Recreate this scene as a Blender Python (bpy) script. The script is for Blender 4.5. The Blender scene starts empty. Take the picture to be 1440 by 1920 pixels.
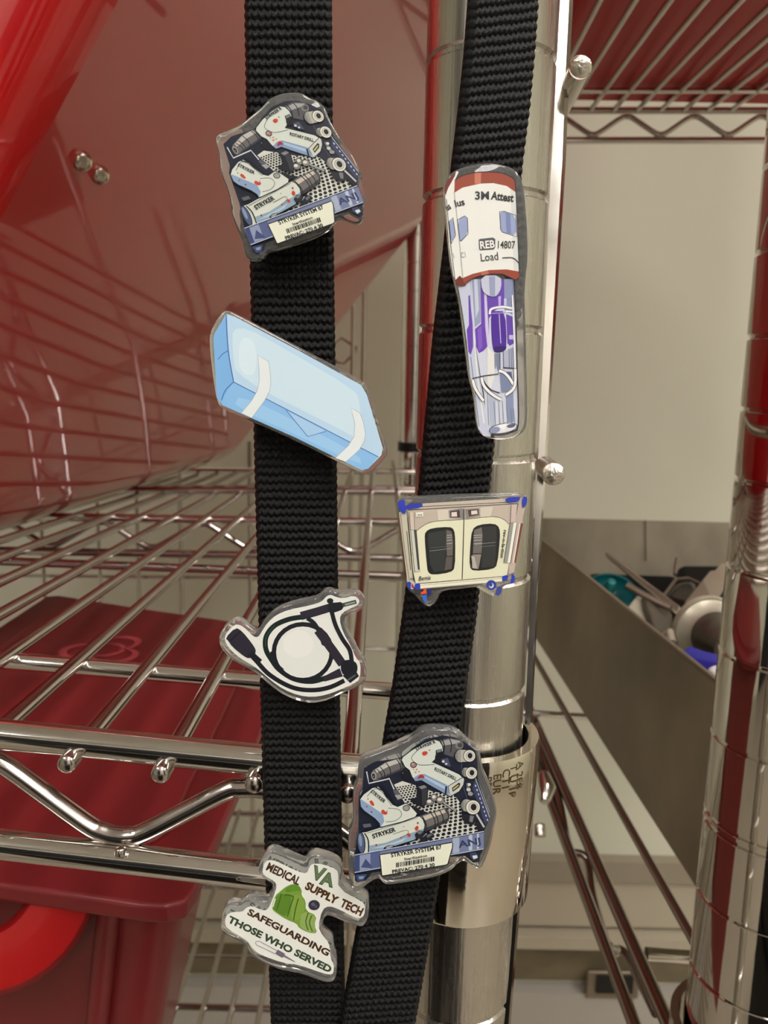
import bpy, bmesh, math, random
from mathutils import Vector, Matrix
from mathutils.geometry import tessellate_polygon
random.seed(4)
SC = bpy.context.scene
COL = SC.collection

# ------------------------------------------------------------------ camera
FPX = 1560.0                       # focal length in pixels of the 1440x1920 frame
PITCH = math.atan(270 / 1560.0)
ROLL = 0.020
CAM = Vector((0, 0, 1.25))
cd = bpy.data.cameras.new('camera'); cam = bpy.data.objects.new('camera', cd); COL.objects.link(cam)
R3 = Matrix.Rotation(math.pi / 2 - PITCH, 3, 'X') @ Matrix.Rotation(ROLL, 3, 'Z')
cam.matrix_world = Matrix.Translation(CAM) @ R3.to_4x4()
cd.sensor_fit = 'VERTICAL'; cd.sensor_height = 24.0; cd.lens = 24.0 * FPX / 1920.0
cd.clip_start = 0.005; cd.clip_end = 50
cd.dof.use_dof = True; cd.dof.focus_distance = 0.152; cd.dof.aperture_fstop = cd.lens / 0.75
SC.camera = cam

# ------------------------------------------------------------------ world, exposure
SC.view_settings.view_transform = 'Standard'; SC.view_settings.look = 'None'
SC.view_settings.gamma = 1.0; SC.view_settings.use_curve_mapping = False
SC.view_settings.exposure = 0.0
w = bpy.data.worlds.new('world'); SC.world = w; w.use_nodes = True
w.node_tree.nodes['Background'].inputs[0].default_value = (0.94, 0.95, 0.97, 1)
w.node_tree.nodes['Background'].inputs[1].default_value = 0.4
LIGHT_POWER = 20.5                  # emission of the ceiling fixtures

# ------------------------------------------------------------------ helpers
def P(x, y, d):
    return CAM + R3 @ Vector(((x - 720) / FPX * d, -(y - 960) / FPX * d, -d))
def ray(x, y): return R3 @ Vector(((x - 720) / FPX, -(y - 960) / FPX, -1))
def PY(x, y, Y):
    r = ray(x, y); return CAM + r * (Y / r.y)
def PPL(x, y, p0, n):
    r = ray(x, y); return CAM + r * ((p0 - CAM).dot(n) / r.dot(n))
def lin(c):
    return tuple((v / 255 / 12.92) if v / 255 <= 0.04045 else ((v / 255 + 0.055) / 1.055) ** 2.4 for v in c) + (1.0,)
MATS = {}
def mat(name, rgb, rough=0.5, metal=0.0, coat=0.0, noise=0.0, nscale=(40, 40, 40), bump=0.0, spec=0.5, trans=0.0, ior=1.45, emit=0.0, aniso=0.0, rvar=0.0, sheen=0.0):
    if name in MATS: return MATS[name]
    m = bpy.data.materials.new(name); m.use_nodes = True; nt = m.node_tree
    b = nt.nodes['Principled BSDF']
    b.inputs['Base Color'].default_value = lin(rgb); b.inputs['Roughness'].default_value = rough
    b.inputs['Metallic'].default_value = metal; b.inputs['Coat Weight'].default_value = coat
    b.inputs['Coat Roughness'].default_value = 0.04
    b.inputs['Specular IOR Level'].default_value = spec; b.inputs['IOR'].default_value = ior
    b.inputs['Transmission Weight'].default_value = trans
    b.inputs['Sheen Weight'].default_value = sheen
    if emit: b.inputs['Emission Color'].default_value = lin(rgb); b.inputs['Emission Strength'].default_value = emit
    if noise or bump or rvar:
        tc = nt.nodes.new('ShaderNodeTexCoord'); mp = nt.nodes.new('ShaderNodeMapping'); nz = nt.nodes.new('ShaderNodeTexNoise')
        mp.inputs['Scale'].default_value = nscale; nz.inputs['Scale'].default_value = 1.0; nz.inputs['Detail'].default_value = 5
        nt.links.new(tc.outputs['Object'], mp.inputs[0]); nt.links.new(mp.outputs[0], nz.inputs[0])
        if noise:
            mx = nt.nodes.new('ShaderNodeMix'); mx.data_type = 'RGBA'
            c = lin(rgb)
            mx.inputs[6].default_value = tuple(v * (1 - noise) for v in c[:3]) + (1,)
            mx.inputs[7].default_value = tuple(min(1, v * (1 + noise * .6)) for v in c[:3]) + (1,)
            nt.links.new(nz.outputs[0], mx.inputs[0]); nt.links.new(mx.outputs[2], b.inputs['Base Color'])
        if bump:
            bp = nt.nodes.new('ShaderNodeBump'); bp.inputs['Strength'].default_value = bump; bp.inputs['Distance'].default_value = 0.0004
            nt.links.new(nz.outputs[0], bp.inputs['Height']); nt.links.new(bp.outputs[0], b.inputs['Normal'])
        if rvar:
            mr = nt.nodes.new('ShaderNodeMapRange'); mr.inputs['To Min'].default_value = max(0.01, rough - rvar); mr.inputs['To Max'].default_value = rough + rvar
            nt.links.new(nz.outputs[0], mr.inputs['Value']); nt.links.new(mr.outputs[0], b.inputs['Roughness'])
    MATS[name] = m; return m

CHROME = mat('polished_chrome', (222, 219, 213), .09, 1, rvar=.05, nscale=(60, 60, 60))
CHROMEW = mat('chrome_wire', (186, 178, 172), .18, 1, rvar=.08, nscale=(150, 150, 150))
BRUSH = mat('brushed_post_metal', (206, 203, 196), .26, 1, bump=.15, nscale=(1400, 1400, 30), rvar=.1)
BRIGHTP = mat('bright_post_chrome', (224, 220, 214), .05, 1, bump=.08, nscale=(120, 120, 20))
COLLM = mat('collar_chrome', (232, 226, 212), .07, 1, bump=.1, nscale=(220, 220, 220))
STEEL = mat('dull_stainless', (150, 138, 122), .42, .85, noise=.35, nscale=(9, 9, 9), rvar=.1)
STEELP = mat('pan_steel', (152, 142, 122), .45, .55, noise=.75, nscale=(22, 18, 14), rvar=.1)
WALLM = mat('painted_wall', (212, 211, 192), .7, noise=.04, nscale=(3, 3, 3))
REDP = mat('red_bin_plastic', (178, 8, 15), .3, coat=1.0, spec=.5, noise=.12, nscale=(6, 6, 6))
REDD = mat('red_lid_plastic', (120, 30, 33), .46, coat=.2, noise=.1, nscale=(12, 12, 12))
NYLON = mat('black_nylon_webbing', (4, 4, 5), .48, spec=.3, bump=.5, nscale=(4000, 2500, 6000))
def acrylic():
    m = mat('clear_acrylic', (250, 250, 248), .02, trans=1.0, ior=1.40)
    nt = m.node_tree; out = nt.nodes['Material Output']; b = nt.nodes['Principled BSDF']
    df = nt.nodes.new('ShaderNodeBsdfDiffuse'); df.inputs[0].default_value = (.9, .9, .88, 1)
    mx = nt.nodes.new('ShaderNodeMixShader'); mx.inputs[0].default_value = .08
    nt.links.new(b.outputs[0], mx.inputs[1]); nt.links.new(df.outputs[0], mx.inputs[2]); nt.links.new(mx.outputs[0], out.inputs[0])
    return m
ACR = acrylic()

def tag(o, label=None, cat=None, group=None, kind=None):
    if label: o['label'] = label
    if cat: o['category'] = cat
    if group: o['group'] = group
    if kind: o['kind'] = kind
    return o
def thing(name, label, cat, loc, group=None):
    o = bpy.data.objects.new(name, None); COL.objects.link(o); o.location = loc; o.empty_display_size = .01
    bpy.context.view_layer.update()
    return tag(o, label, cat, group)
def link(name, me, parent=None):
    o = bpy.data.objects.new(name, me); COL.objects.link(o)
    if parent is not None:
        o.parent = parent
        o.matrix_parent_inverse = Matrix.Translation(parent.location).inverted()
    return o
def smooth(me, ang=40):
    for p in me.polygons: p.use_smooth = True
    try: me.set_sharp_from_angle(angle=math.radians(ang))
    except Exception: pass
def build(name, verts, faces, m, parent=None, sm=True, ang=40, recenter=True):
    """mesh with its origin at its own centre"""
    me = bpy.data.meshes.new(name)
    vs = [Vector(v) for v in verts]
    c = Vector((0, 0, 0))
    if recenter:
        lo = Vector([min(v[i] for v in vs) for i in range(3)]); hi = Vector([max(v[i] for v in vs) for i in range(3)]); c = (lo + hi) / 2
    me.from_pydata([tuple(v - c) for v in vs], [], faces); me.update()
    bm = bmesh.new(); bm.from_mesh(me); bmesh.ops.recalc_face_normals(bm, faces=bm.faces); bm.to_mesh(me); bm.free()
    if sm: smooth(me, ang)
    for mm in (m if isinstance(m, (list, tuple)) else [m]): me.materials.append(mm)
    o = bpy.data.objects.new(name, me); COL.objects.link(o)
    if parent is not None:
        o.parent = parent; o.location = c - parent.location
    else: o.location = c
    return o
def dup_back(o, th):
    """the same print repeated on the rear face of the acrylic"""
    c = o.copy(); COL.objects.link(c); c.parent = o.parent; c.location = o.location + Vector((0, th + .00006, 0)); c.name = 'rear_print'; return c
class MB:
    def __init__(s): s.v = []; s.f = []
    def add(s, v, f):
        n = len(s.v); s.v += [Vector(a) for a in v]; s.f += [tuple(i + n for i in q) for q in f]
    def box8(s, c): # c: 4 bottom, 4 top
        s.add(c, [(0, 1, 2, 3), (4, 7, 6, 5), (0, 4, 5, 1), (1, 5, 6, 2), (2, 6, 7, 3), (3, 7, 4, 0)])
    def box(s, lo, hi):
        x0, y0, z0 = lo; x1, y1, z1 = hi
        s.box8([(x0, y0, z0), (x1, y0, z0), (x1, y1, z0), (x0, y1, z0), (x0, y0, z1), (x1, y0, z1), (x1, y1, z1), (x0, y1, z1)])
    def tube(s, pts, r, n=12, cap=True, dome=False):
        pts = [Vector(p) for p in pts]; N = len(pts); rs = r if isinstance(r, (list, tuple)) else [r] * N
        T = []
        for i in range(N):
            a = pts[max(0, i - 1)]; b = pts[min(N - 1, i + 1)]; T.append((b - a).normalized())
        u = T[0].cross(Vector((0, 0, 1)))
        if u.length < 1e-3: u = T[0].cross(Vector((1, 0, 0)))
        u.normalize(); V = []; F = []
        if dome:
            ext = []; er = []
            for k in (0, .5, .85):
                a = math.acos(k) if k else math.pi / 2
            newp = []; newr = []
            for t in (1.0, .9, .6, .3): newp.append(pts[0] - T[0] * rs[0] * .45 * t); newr.append(rs[0] * math.sqrt(max(0, 1 - t * t)) + 1e-6)
            pts2 = newp + pts; rs2 = newr + list(rs); T2 = [T[0]] * 4 + T
            newp = []; newr = []
            for t in (.3, .6, .9, 1.0): newp.append(pts[-1] + T[-1] * rs[-1] * .45 * t); newr.append(rs[-1] * math.sqrt(max(0, 1 - t * t)) + 1e-6)
            pts = pts2 + newp; rs = rs2 + newr; T = T2 + [T[-1]] * 4; N = len(pts)
        for i in range(N):
            u = (u - T[i] * u.dot(T[i])).normalized(); w_ = T[i].cross(u)
            for k in range(n):
                a = 2 * math.pi * k / n; V.append(pts[i] + (u * math.cos(a) + w_ * math.sin(a)) * rs[i])
        for i in range(N - 1):
            for k in range(n):
                k2 = (k + 1) % n; F.append((i * n + k, i * n + k2, (i + 1) * n + k2, (i + 1) * n + k))
        if cap: F.append(tuple(range(n))); F.append(tuple(range((N - 1) * n, N * n))[::-1])
        s.add(V, F)
    def build(s, name, m, parent=None, sm=True, ang=40): return build(name, s.v, s.f, m, parent, sm, ang)
def spline(pts, k=6):
    """Catmull-Rom through 3-D or 2-D points"""
    out = []; n = len(pts); pts = [Vector(p) for p in pts]
    for i in range(n - 1):
        p0 = pts[max(0, i - 1)]; p1 = pts[i]; p2 = pts[i + 1]; p3 = pts[min(n - 1, i + 2)]
        for j in range(k):
            t = j / k
            out.append(.5 * ((2 * p1) + (p2 - p0) * t + (2 * p0 - 5 * p1 + 4 * p2 - p3) * t * t + (3 * p1 - p0 - 3 * p2 + p3) * t ** 3))
    out.append(pts[-1]); return out
def rod(name, pts, r, m, parent=None, n=14, dome=False, **k):
    b = MB(); b.tube(pts, r, n, dome=dome); return b.build(name, m, parent)
def bev(o, wdt, seg=3):
    md = o.modifiers.new('bevel', 'BEVEL'); md.width = wdt; md.segments = seg; md.limit_method = 'ANGLE'; md.angle_limit = math.radians(25)
    return o

# ------------------------------------------------------------------ the room
def struct(name, lo, hi, m):
    b = MB(); b.box(lo, hi); return tag(b.build(name, m, None, sm=False), kind='structure')
YW = 1.12
struct('floor', (-3, -3, -.05), (3, YW + .1, 0), mat('floor_tile', (150, 140, 124), .35, noise=.08, nscale=(4, 4, 4)))
struct('ceiling', (-3, -3, 2.75), (3, YW + .1, 2.8), mat('ceiling_white', (226, 224, 220), .8, noise=.03, nscale=(3, 3, 3)))
struct('wall_back', (-3, YW, 0), (3, YW + .1, 2.75), WALLM)
struct('wall_front', (-3, -3.1, 0), (3, -3, 2.75), mat('front_wall_paint', (224, 220, 212), .7, noise=.03, nscale=(2, 2, 2)))
struct('wall_left', (-3.1, -3, 0), (-3, YW + .1, 2.75), WALLM)
struct('wall_right', (3, -3, 0), (3.1, YW + .1, 2.75), WALLM)
DARKD = mat('dark_stand_in_paint', (22, 22, 24), .5, noise=.1, nscale=(5, 5, 5))  # unseen dark slabs on the walls, added so the chrome mirrors some contrast
struct('added_dark_slab_1', (-1.5, -3.0, 0), (-.3, -2.94, 2.2), DARKD)
struct('added_dark_slab_2', (1.0, -3.0, 0), (1.9, -2.94, 2.2), DARKD)
struct('added_dark_slab_3', (-3.0, -1.6, 0), (-2.94, -.7, 2.2), DARKD)
# stainless rub rails that run along the lower back wall
def band(name, y0, y1, out, m, px=1150):
    a = PY(px, y0, YW); b_ = PY(px, y1, YW)
    b = MB(); b.box((-3, YW - out, b_.z), (3, YW + .01, a.z)); return tag(b.build(name, m, None, sm=False), kind='structure')
WALLD = mat('wall_rail_paint', (150, 140, 122), .5, noise=.08, nscale=(5, 5, 5))
WALLL = mat('wall_panel_paint', (178, 168, 148), .5, noise=.06, nscale=(5, 5, 5))
band('trim_1', 1602, 1640, .02, WALLD)
band('trim_2', 1645, 1728, .012, WALLL)
band('trim_3', 1735, 1757, .03, WALLL)
band('trim_4', 1760, 1835, .006, mat('stained_metal_trim', (120, 108, 84), .5, noise=.5, nscale=(18, 18, 30)))
band('trim_5', 1843, 2300, .025, mat('lower_panel', (176, 170, 160), .6, noise=.06, nscale=(6, 6, 6)))
# ceiling light fixtures
def fixture(x, y, lbl):
    t = thing('ceiling_light', lbl, 'light', (x, y, 2.75), 'ceiling light fixtures')
    b = MB(); b.box((x - .16, y - .62, 2.70), (x + .16, y + .62, 2.749)); b.build('housing', mat('fixture_white', (230, 228, 220), .5), t, sm=False)
    b = MB(); b.box((x - .14, y - .6, 2.685), (x + .14, y + .6, 2.699)); b.build('diffuser', mat('lit_diffuser', (255, 250, 246), .5, emit=LIGHT_POWER), t, sm=False)
for i, (x, y) in enumerate([(-1.1, -1.2), (.35, -.75), (1.5, -1.3), (.3, -2.2), (1.35, -.1)]):  # last fixture is added out of view to brighten the back wall
    fixture(x, y, 'white fluorescent ceiling fixture behind the camera, %s' % ('left of the aisle', 'nearest the racks', 'right of the aisle', 'over the far aisle end', 'added unseen to brighten the back wall')[i])

# added dark cart shape behind the camera, stands in for the photographer the chrome mirrors
t = thing('photographer_stand_in', 'black cart shape added behind the camera, standing in for the photographer mirrored in chrome', 'cart', (-.12, -.7, 0))
b = MB(); b.box((-.40, -1.0, .1), (.10, -.52, .98)); b.build('stand_in_body', DARKD, t, sm=False)
for k in range(4):
    b = MB(); b.box((-.37, -.52, .14 + k * .205), (.07, -.505, .32 + k * .205)); b.build('drawer', DARKD, t, sm=False)
for x in (-.34, .04):
    for y in (-.92, -.6):
        b = MB(); b.tube([(x - .015, y, .05), (x + .015, y, .05)], .05, 20); b.build('caster', DARKD, t)

# ------------------------------------------------------------------ chrome post builder
def post(name, axis, r, z0, z1, grooves, m, label, cat='post', gd=.0006, parent=None, n=64):
    prof = [(r, z0)]
    for g in sorted(grooves):
        if z0 < g < z1:
            prof += [(r, g - .0009), (r - gd, g - .00035), (r - gd, g + .00035), (r, g + .0009)]
    prof.append((r, z1))
    V = []; F = []
    for (rr, z) in prof:
        for k in range(n):
            a = 2 * math.pi * k / n; V.append((axis[0] + rr * math.cos(a), axis[1] + rr * math.sin(a), z))
    for i in range(len(prof) - 1):
        for k in range(n):
            F.append((i * n + k, i * n + (k + 1) % n, (i + 1) * n + (k + 1) % n, (i + 1) * n + k))
    F.append(tuple(range(n))); F.append(tuple(range((len(prof) - 1) * n, len(prof) * n)))
    o = build(name, V, F, m, parent, ang=30)
    return o

# ================================================================== LEFT RACK
mp = P(892, 855, .1765)
left_rack = thing('wire_shelf_rack', 'chrome wire shelf rack on the left, its corner post behind the right strap', 'shelf', (mp.x, mp.y, 0))
RM = .0127
gz0 = PY(892, 862, mp.y - RM).z
post('post', mp, RM, 0.0, 1.9, [gz0 + .0254 * i for i in range(-44, 30)], BRUSH, None, parent=left_rack)
fp = P(777, 700, .8)
fo = post('post', fp, .0127, 0.0, 1.9, [fp.z + .0254 * i for i in range(-40, 24)], CHROME, None, parent=left_rack, n=32)
b = MB(); zc = P(774, 842, .79).z; b.tube([(fp.x, fp.y, zc - .004), (fp.x, fp.y, zc + .005)], .0145, 24)
b.build('clip_ring', mat('black_clip', (14, 14, 14), .5), left_rack)
# collar around the main post
def collar(axis, rows, th, m, parent, name='shelf_collar', n=64):
    """rows: (z, ro)"""
    V = []; F = []; N = len(rows)
    prof = [(ro, z) for z, ro in rows] + [(ro - th, z) for z, ro in rows[::-1]]
    M_ = len(prof)
    for (rr, z) in prof:
        for k in range(n):
            a = 2 * math.pi * k / n; V.append((axis[0] + rr * math.cos(a), axis[1] + rr * math.sin(a), z))
    for i in range(M_):
        j = (i + 1) % M_
        for k in range(n): F.append((i * n + k, i * n + (k + 1) % n, j * n + (k + 1) % n, j * n + k))
    return build(name, V, F, m, parent, ang=35)
zt = PY(880, 1432, mp.y - .0165).z; zb = PY(870, 1748, mp.y - .0165).z
collar(mp, [(zb, .0153), (zb + .0006, .0157), (zt - .001, .0166), (zt, .0163)], .0022, COLLM, left_rack)
b = MB(); b.tube([(mp.x, mp.y, zb + .001), (mp.x, mp.y, zt - .0075)], .0138, 48); b.build('collar_sleeve', mat('black_sleeve', (16, 16, 16), .5), left_rack)

# front truss of the shelf
FD = .171
def rp(x, d=FD, y0=1377): return P(x, y0 + x * .098, d)
rod('top_rail', [rp(-560), rp(200), rp(800)], .00318, CHROME, left_rack, 20)
rod('bottom_rail', [P(-560, 1583 - 560 * .115, FD), P(200, 1606, FD), P(795, 1583 + 795 * .115, FD)], .00305, CHROME, left_rack, 20)
zz = []
for i in range(-2, 3):
    xc = 218 + i * 530
    def sl(x): return (x - 218) * .106
    for dx, yy in ((-262, 1450), (-232, 1453), (-200, 1462), (-60, 1549), (-26, 1563), (0, 1567), (26, 1565), (60, 1551), (200, 1464), (232, 1453)):
        x = xc + dx
        if -560 < x < 790: zz.append(P(x, yy + sl(x), FD + .0008))
rod('zigzag_wire', spline(zz, 4), .00205, CHROMEW, left_rack, 14)
b = MB()
for x in (218,):
    b.tube([P(x + 8, 1592, FD - .003), P(x + 8, 1602, FD - .003)], .0012, 10, dome=True)
b.build('weld_bead', CHROMEW, left_rack)
# depth wires, each sagging straight to the rear of the shelf
XR = 508
for i in range(-9, 5):
    xf = 125 + 175.5 * i; yf = 1433 + (xf - 125) * .108
    xm = 508 + 61 * i; ym = 974 + (xm - 508) * .02
    dm = .478; a = P(xf, yf, .1655); m_ = P(xm, ym, dm)
    e = a + (m_ - a) * ((.80 - .1655) / (dm - .1655))
    if i == 4: a = a + (e - a) * .05
    rod('shelf_wire', [a, a + (e - a) * .5, e], .00192, CHROMEW, left_rack, 12, dome=True)
def crossrail(name, ya, yb, d, r, x0=-400, x1=800, par=None, m=CHROMEW):
    """horizontal rail through (0,ya) and (700,yb)"""
    f = lambda x: ya + (yb - ya) * x / 700
    return rod(name, [P(x0, f(x0), d), P((x0 + x1) / 2, f((x0 + x1) / 2), d), P(x1, f(x1), d)], r, m, par, 14)
crossrail('cross_rail', 1238, 1294, .2262, .0024, -600, 850, left_rack, CHROME)
crossrail('cross_rail', 1052, 1079, .380, .0020, -600, 900, left_rack)
crossrail('cross_rail', 968, 979, .486, .0026, -500, 1000, left_rack, CHROME)
crossrail('lower_rail', 1032, 1046, .486, .0024, -500, 1000, left_rack)
crossrail('cross_rail', 917, 922, .60, .0026, -300, 1000, left_rack)
crossrail('cross_rail', 880, 884, .80, .0030, -200, 1000, left_rack, CHROME)
crossrail('lower_rail', 912, 916, .80, .0028, -200, 1000, left_rack)
zz = []
for i in range(-3, 3):
    xc = 285 + i * 190
    for dx, yy in ((-95, 981), (-80, 984), (-20, 1020), (0, 1026), (20, 1020), (80, 984)):
        zz.append(P(xc + dx, yy + (xc + dx - 285) * .02, .486))
rod('zigzag_wire', spline(zz, 3), .0019, CHROMEW, left_rack, 10)

# next shelf down on the same rack
for i in range(-14, 8):
    xf = 320 + 54.5 * i
    a = P(xf - (1915 - 1915) , 1915, .56); v = (700, 800)
    def q(d, xf=xf): return P(700 + (xf - 700) * .56 / d, 757 + (1915 - 757) * .56 / d, d)
    rod('lower_shelf_wire', [q(.40), q(.85)], .0019, CHROMEW, left_rack, 8)
for d, nm in ((.575, 'lower_cross_rail'), (.72, 'lower_cross_rail'), (.85, 'lower_cross_rail')):
    y = 757 + 1158 * .56 / d
    rod(nm, [P(-300, y - 12, d), P(900, y + 16, d)], .0026, CHROMEW, left_rack, 10)
rod('lower_rear_rail', [P(-300, 1568, .85), P(900, 1596, .85)], .003, CHROMEW, left_rack, 10)

# wire fence panel behind the rack (vertical wires seen through the shelf)
fence = thing('wire_back_panel', 'grey wire back panel standing against the wall behind the left rack', 'panel', P(400, 1400, .98))
for x in (86, 190, 262, 342, 470, 560, 655, 674, 830):
    pt = P(x, 1150, .98); rod('upright_wire', [(pt.x, pt.y, .55), (pt.x, pt.y, 1.165 if x not in (674, 655) else 1.75)], .0024, CHROMEW, fence, 8)
for y in (1075, 1205, 1785):
    rod('cross_wire', [P(-300, y, .985), P(900, y + 14, .985)], .0024, CHROMEW, fence, 8)
pts = [(620, 650), (640, 634), (668, 652), (667, 660), (645, 682), (632, 680), (616, 662), (620, 650)]
rod('hanging_loop', [P(x, y, .97) for x, y in pts], .0018, CHROMEW, fence, 8)

# side guard: tapered upright bar with round rods welded to it, just behind the main post
guard = thing('side_guard', 'slim bright upright bar with round rod ends, right behind the corner post', 'guard', P(1010, 1330, .19))
edge = [(-120, 1090, 34), (0, 1075, 32), (150, 1067, 30), (300, 1061, 27), (600, 1042, 21), (820, 1028, 17), (1100, 1010, 14), (1352, 998, 14), (1700, 975, 16), (1990, 952, 17)]
V = []; F = []
for y, xr, wd in edge:
    for x, dd in ((xr - wd, .186), (xr - wd * .25, .1858), (xr, .1875), (xr - wd * .3, .190), (xr - wd, .190)): V.append(P(x, y, dd + (y - 300) * .000004))
n = 5
for i in range(len(edge) - 1):
    for k in range(n): F.append((i * n + k, i * n + (k + 1) % n, (i + 1) * n + (k + 1) % n, (i + 1) * n + k))
F.append((0, 1, 2, 3, 4)); F.append(tuple(range(len(V) - 5, len(V))))
build('upright_bar', V, F, CHROME, guard, ang=25)
def back(x, y, d0, d1, vp=(812, 690)): return P(vp[0] + (x - vp[0]) * d0 / d1, vp[1] + (y - vp[1]) * d0 / d1, d1)
ROUGHEND = mat('cut_rod_end', (225, 220, 210), .22, 1, bump=1.0, nscale=(900, 900, 900))
for (x, y) in ((1088, 127), (1037, 888)):
    small = y > 1000
    r_ = .00235 if not small else .0021; d_ = .176 if not small else .19
    o = rod('guard_rod', [P(x, y, d_), back(x, y, d_, .30), back(x, y, d_, .45)], r_, CHROMEW, guard, 20)
    b = MB(); b.tube([P(x, y, d_ + .0008), P(x, y, d_)], [r_ * 1.06, r_ * 1.04], 20, dome=True); b.build('rod_end', ROUGHEND, guard)

# engraving on the collar (worn patent lettering, reads sideways)
def text_geo(s, size, off=0.0):
    cu = bpy.data.curves.new('t', 'FONT'); cu.body = s; cu.size = size; cu.offset = off; cu.resolution_u = 3; cu.fill_mode = 'FRONT'
    o = bpy.data.objects.new('t', cu); COL.objects.link(o)
    bpy.context.view_layer.update()
    me = o.evaluated_get(bpy.context.evaluated_depsgraph_get()).to_mesh()
    V = [v.co.copy() for v in me.vertices]; F = [tuple(p.vertices) for p in me.polygons]
    o.evaluated_get(bpy.context.evaluated_depsgraph_get()).to_mesh_clear()
    bpy.data.objects.remove(o); bpy.data.curves.remove(cu)
    return V, F
ENG = mat('engraved_shadow_metal', (120, 108, 84), .4, 1)
eb = MB()
for s, px0, py0, sz in (('PR', 908, 1455, .0024), ('EUR', 926, 1452, .0026), ('CT1', 944, 1446, .0027), ('T U 1P', 960, 1442, .0026), ('A 2E8', 975, 1440, .0026)):
    V, F = text_geo(s, sz); base = PY(px0, py0, mp.y - .016); ang0 = math.asin(max(-1, min(1, (base.x - mp.x) / .0166)))
    W = []
    for v in V:
        a = ang0 + v.y / .0166; W.append((mp.x + math.sin(a) * .01662, mp.y - math.cos(a) * .01662, base.z - v.x))
    eb.add(W, F)
eb.build('engraved_marks', ENG, left_rack, sm=False)

# ================================================================== RED BINS
def bin_hull(name, lab, bot, top, m, bevel, group=None):
    t = thing(name, lab, 'bin', sum(bot, Vector()) / 4)
    b = MB(); b.box8(list(bot) + list(top)); o = b.build('bin_body', m, t); bev(o, bevel, 8)
    return t, o
RRb = P(430, 868, .78); FRb = P(-500, 1184, .262)
RRt = P(1085, 66, .78); FRt = P(690, -760, .235)
lf = Vector((-.30, .015, 0))
# keep the side wall straight: front top corner lies on the ridge seen upper left
ridge_dir = None
FRt = P(380, -520, .226)
ub, ubo = bin_hull('red_bin', 'large glossy red plastic bin leaning on the left wire shelf, two rivets in its side', [FRb, RRb, RRb + lf * 1.3, FRb + lf], [FRt, RRt, RRt + lf * 1.3, FRt + lf], REDP, .022)
nrm = (RRb - FRb).cross(FRt - FRb).normalized()
side_n = nrm if nrm.y < 0 or nrm.x > 0 else -nrm
RIV = mat('rivet_steel', (200, 190, 175), .25, 1, bump=.3, nscale=(600, 600, 600)); SOCK = mat('rivet_socket', (58, 42, 36), .6, .6)
bpy.context.view_layer.update()
def hit(x, y):
    ev = ubo.evaluated_get(bpy.context.evaluated_depsgraph_get()); mi = ubo.matrix_world.inverted()
    ok, loc, no, ix = ev.ray_cast(mi @ CAM, (mi.to_3x3() @ ray(x, y)).normalized())
    return ubo.matrix_world @ loc
for k, (x, y, rr) in enumerate(((153, 302, 19), (187, 328, 17.5))):
    c = hit(x, y); d = (c - CAM).length / ray(x, y).length
    r_ = rr / FPX * d; n_ = -ray(x, y).normalized() + Vector((.25, 0, -.1)); n_.normalize()
    b = MB(); b.tube([c - n_ * r_ * .6, c + n_ * r_ * .3, c + n_ * r_ * .62, c + n_ * r_ * .85, c + n_ * r_ * .9, c + n_ * r_ * .5], [r_, r_, r_ * .85, r_ * .6, r_ * .5, r_ * .46], 28, cap=False)
    t = b.build('rivet', RIV, ub); t['label'] = 'domed steel rivet'
    b = MB(); b.tube([c + n_ * r_ * .45, c + n_ * r_ * .52], [r_ * .5, r_ * .5], 6); so = b.build('hex_socket', SOCK, None, sm=False)
    so.parent = t; so.location = so.location - (t.location + ub.location)

# lower bin with flat lid
lid_t = thing('lidded_red_bin', 'matte red bin with flat lid and biohazard mark under the left shelf', 'bin', P(200, 1900, .3))
def smooth_poly(pts, it=2):
    for _ in range(it):
        q = []
        for i in range(len(pts)):
            a = Vector(pts[i]); b_ = Vector(pts[(i + 1) % len(pts)]); q += [a * .75 + b_ * .25, a * .25 + b_ * .75]
        pts = q
    return pts
c1 = P(105, 1110, .455); c2 = P(572, 1190, .455); c3 = P(366, 1688, .225)
lz = (c1.z + c2.z) / 2
def PZ(x, y, z): r = ray(x, y); return CAM + r * ((z - CAM.z) / r.z)
lz = P(368, 1665, .225).z
outl = [PZ(x, y, lz) for x, y in ((-420, 1560), (-100, 1643), (120, 1675), (250, 1694), (310, 1698), (348, 1690), (368, 1662), (431, 1515), (500, 1352), (555, 1222), (560, 1200), (520, 1180), (408, 1161), (250, 1138), (112, 1116), (85, 1118), (0, 1174), (-200, 1300))]
def slab(name, pts, th, m, parent, dirv=Vector((0, 0, -1)), bevel=0):
    n = len(pts); V = [Vector(p) for p in pts] + [Vector(p) + dirv * th for p in pts]
    tri = tessellate_polygon([[Vector(p) for p in pts]])
    F = [tuple(t) for t in tri] + [tuple(i + n for i in t[::-1]) for t in tri] + [(i, (i + 1) % n, n + (i + 1) % n, n + i) for i in range(n)]
    o = build(name, V, F, m, parent, ang=50)
    if bevel: bev(o, bevel, 3)
    return o
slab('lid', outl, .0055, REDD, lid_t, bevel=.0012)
# raised panel in the lid
inn = [PZ(x, y, lz) for x, y in ((-300, 1500), (100, 1590), (300, 1600), (345, 1500), (440, 1300), (480, 1215), (400, 1185), (240, 1160), (130, 1140), (40, 1180))]
slab('lid_panel', [p + Vector((0, 0, .0016)) for p in smooth_poly(inn, 2)], .002, REDD, lid_t, bevel=.0008)
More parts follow.
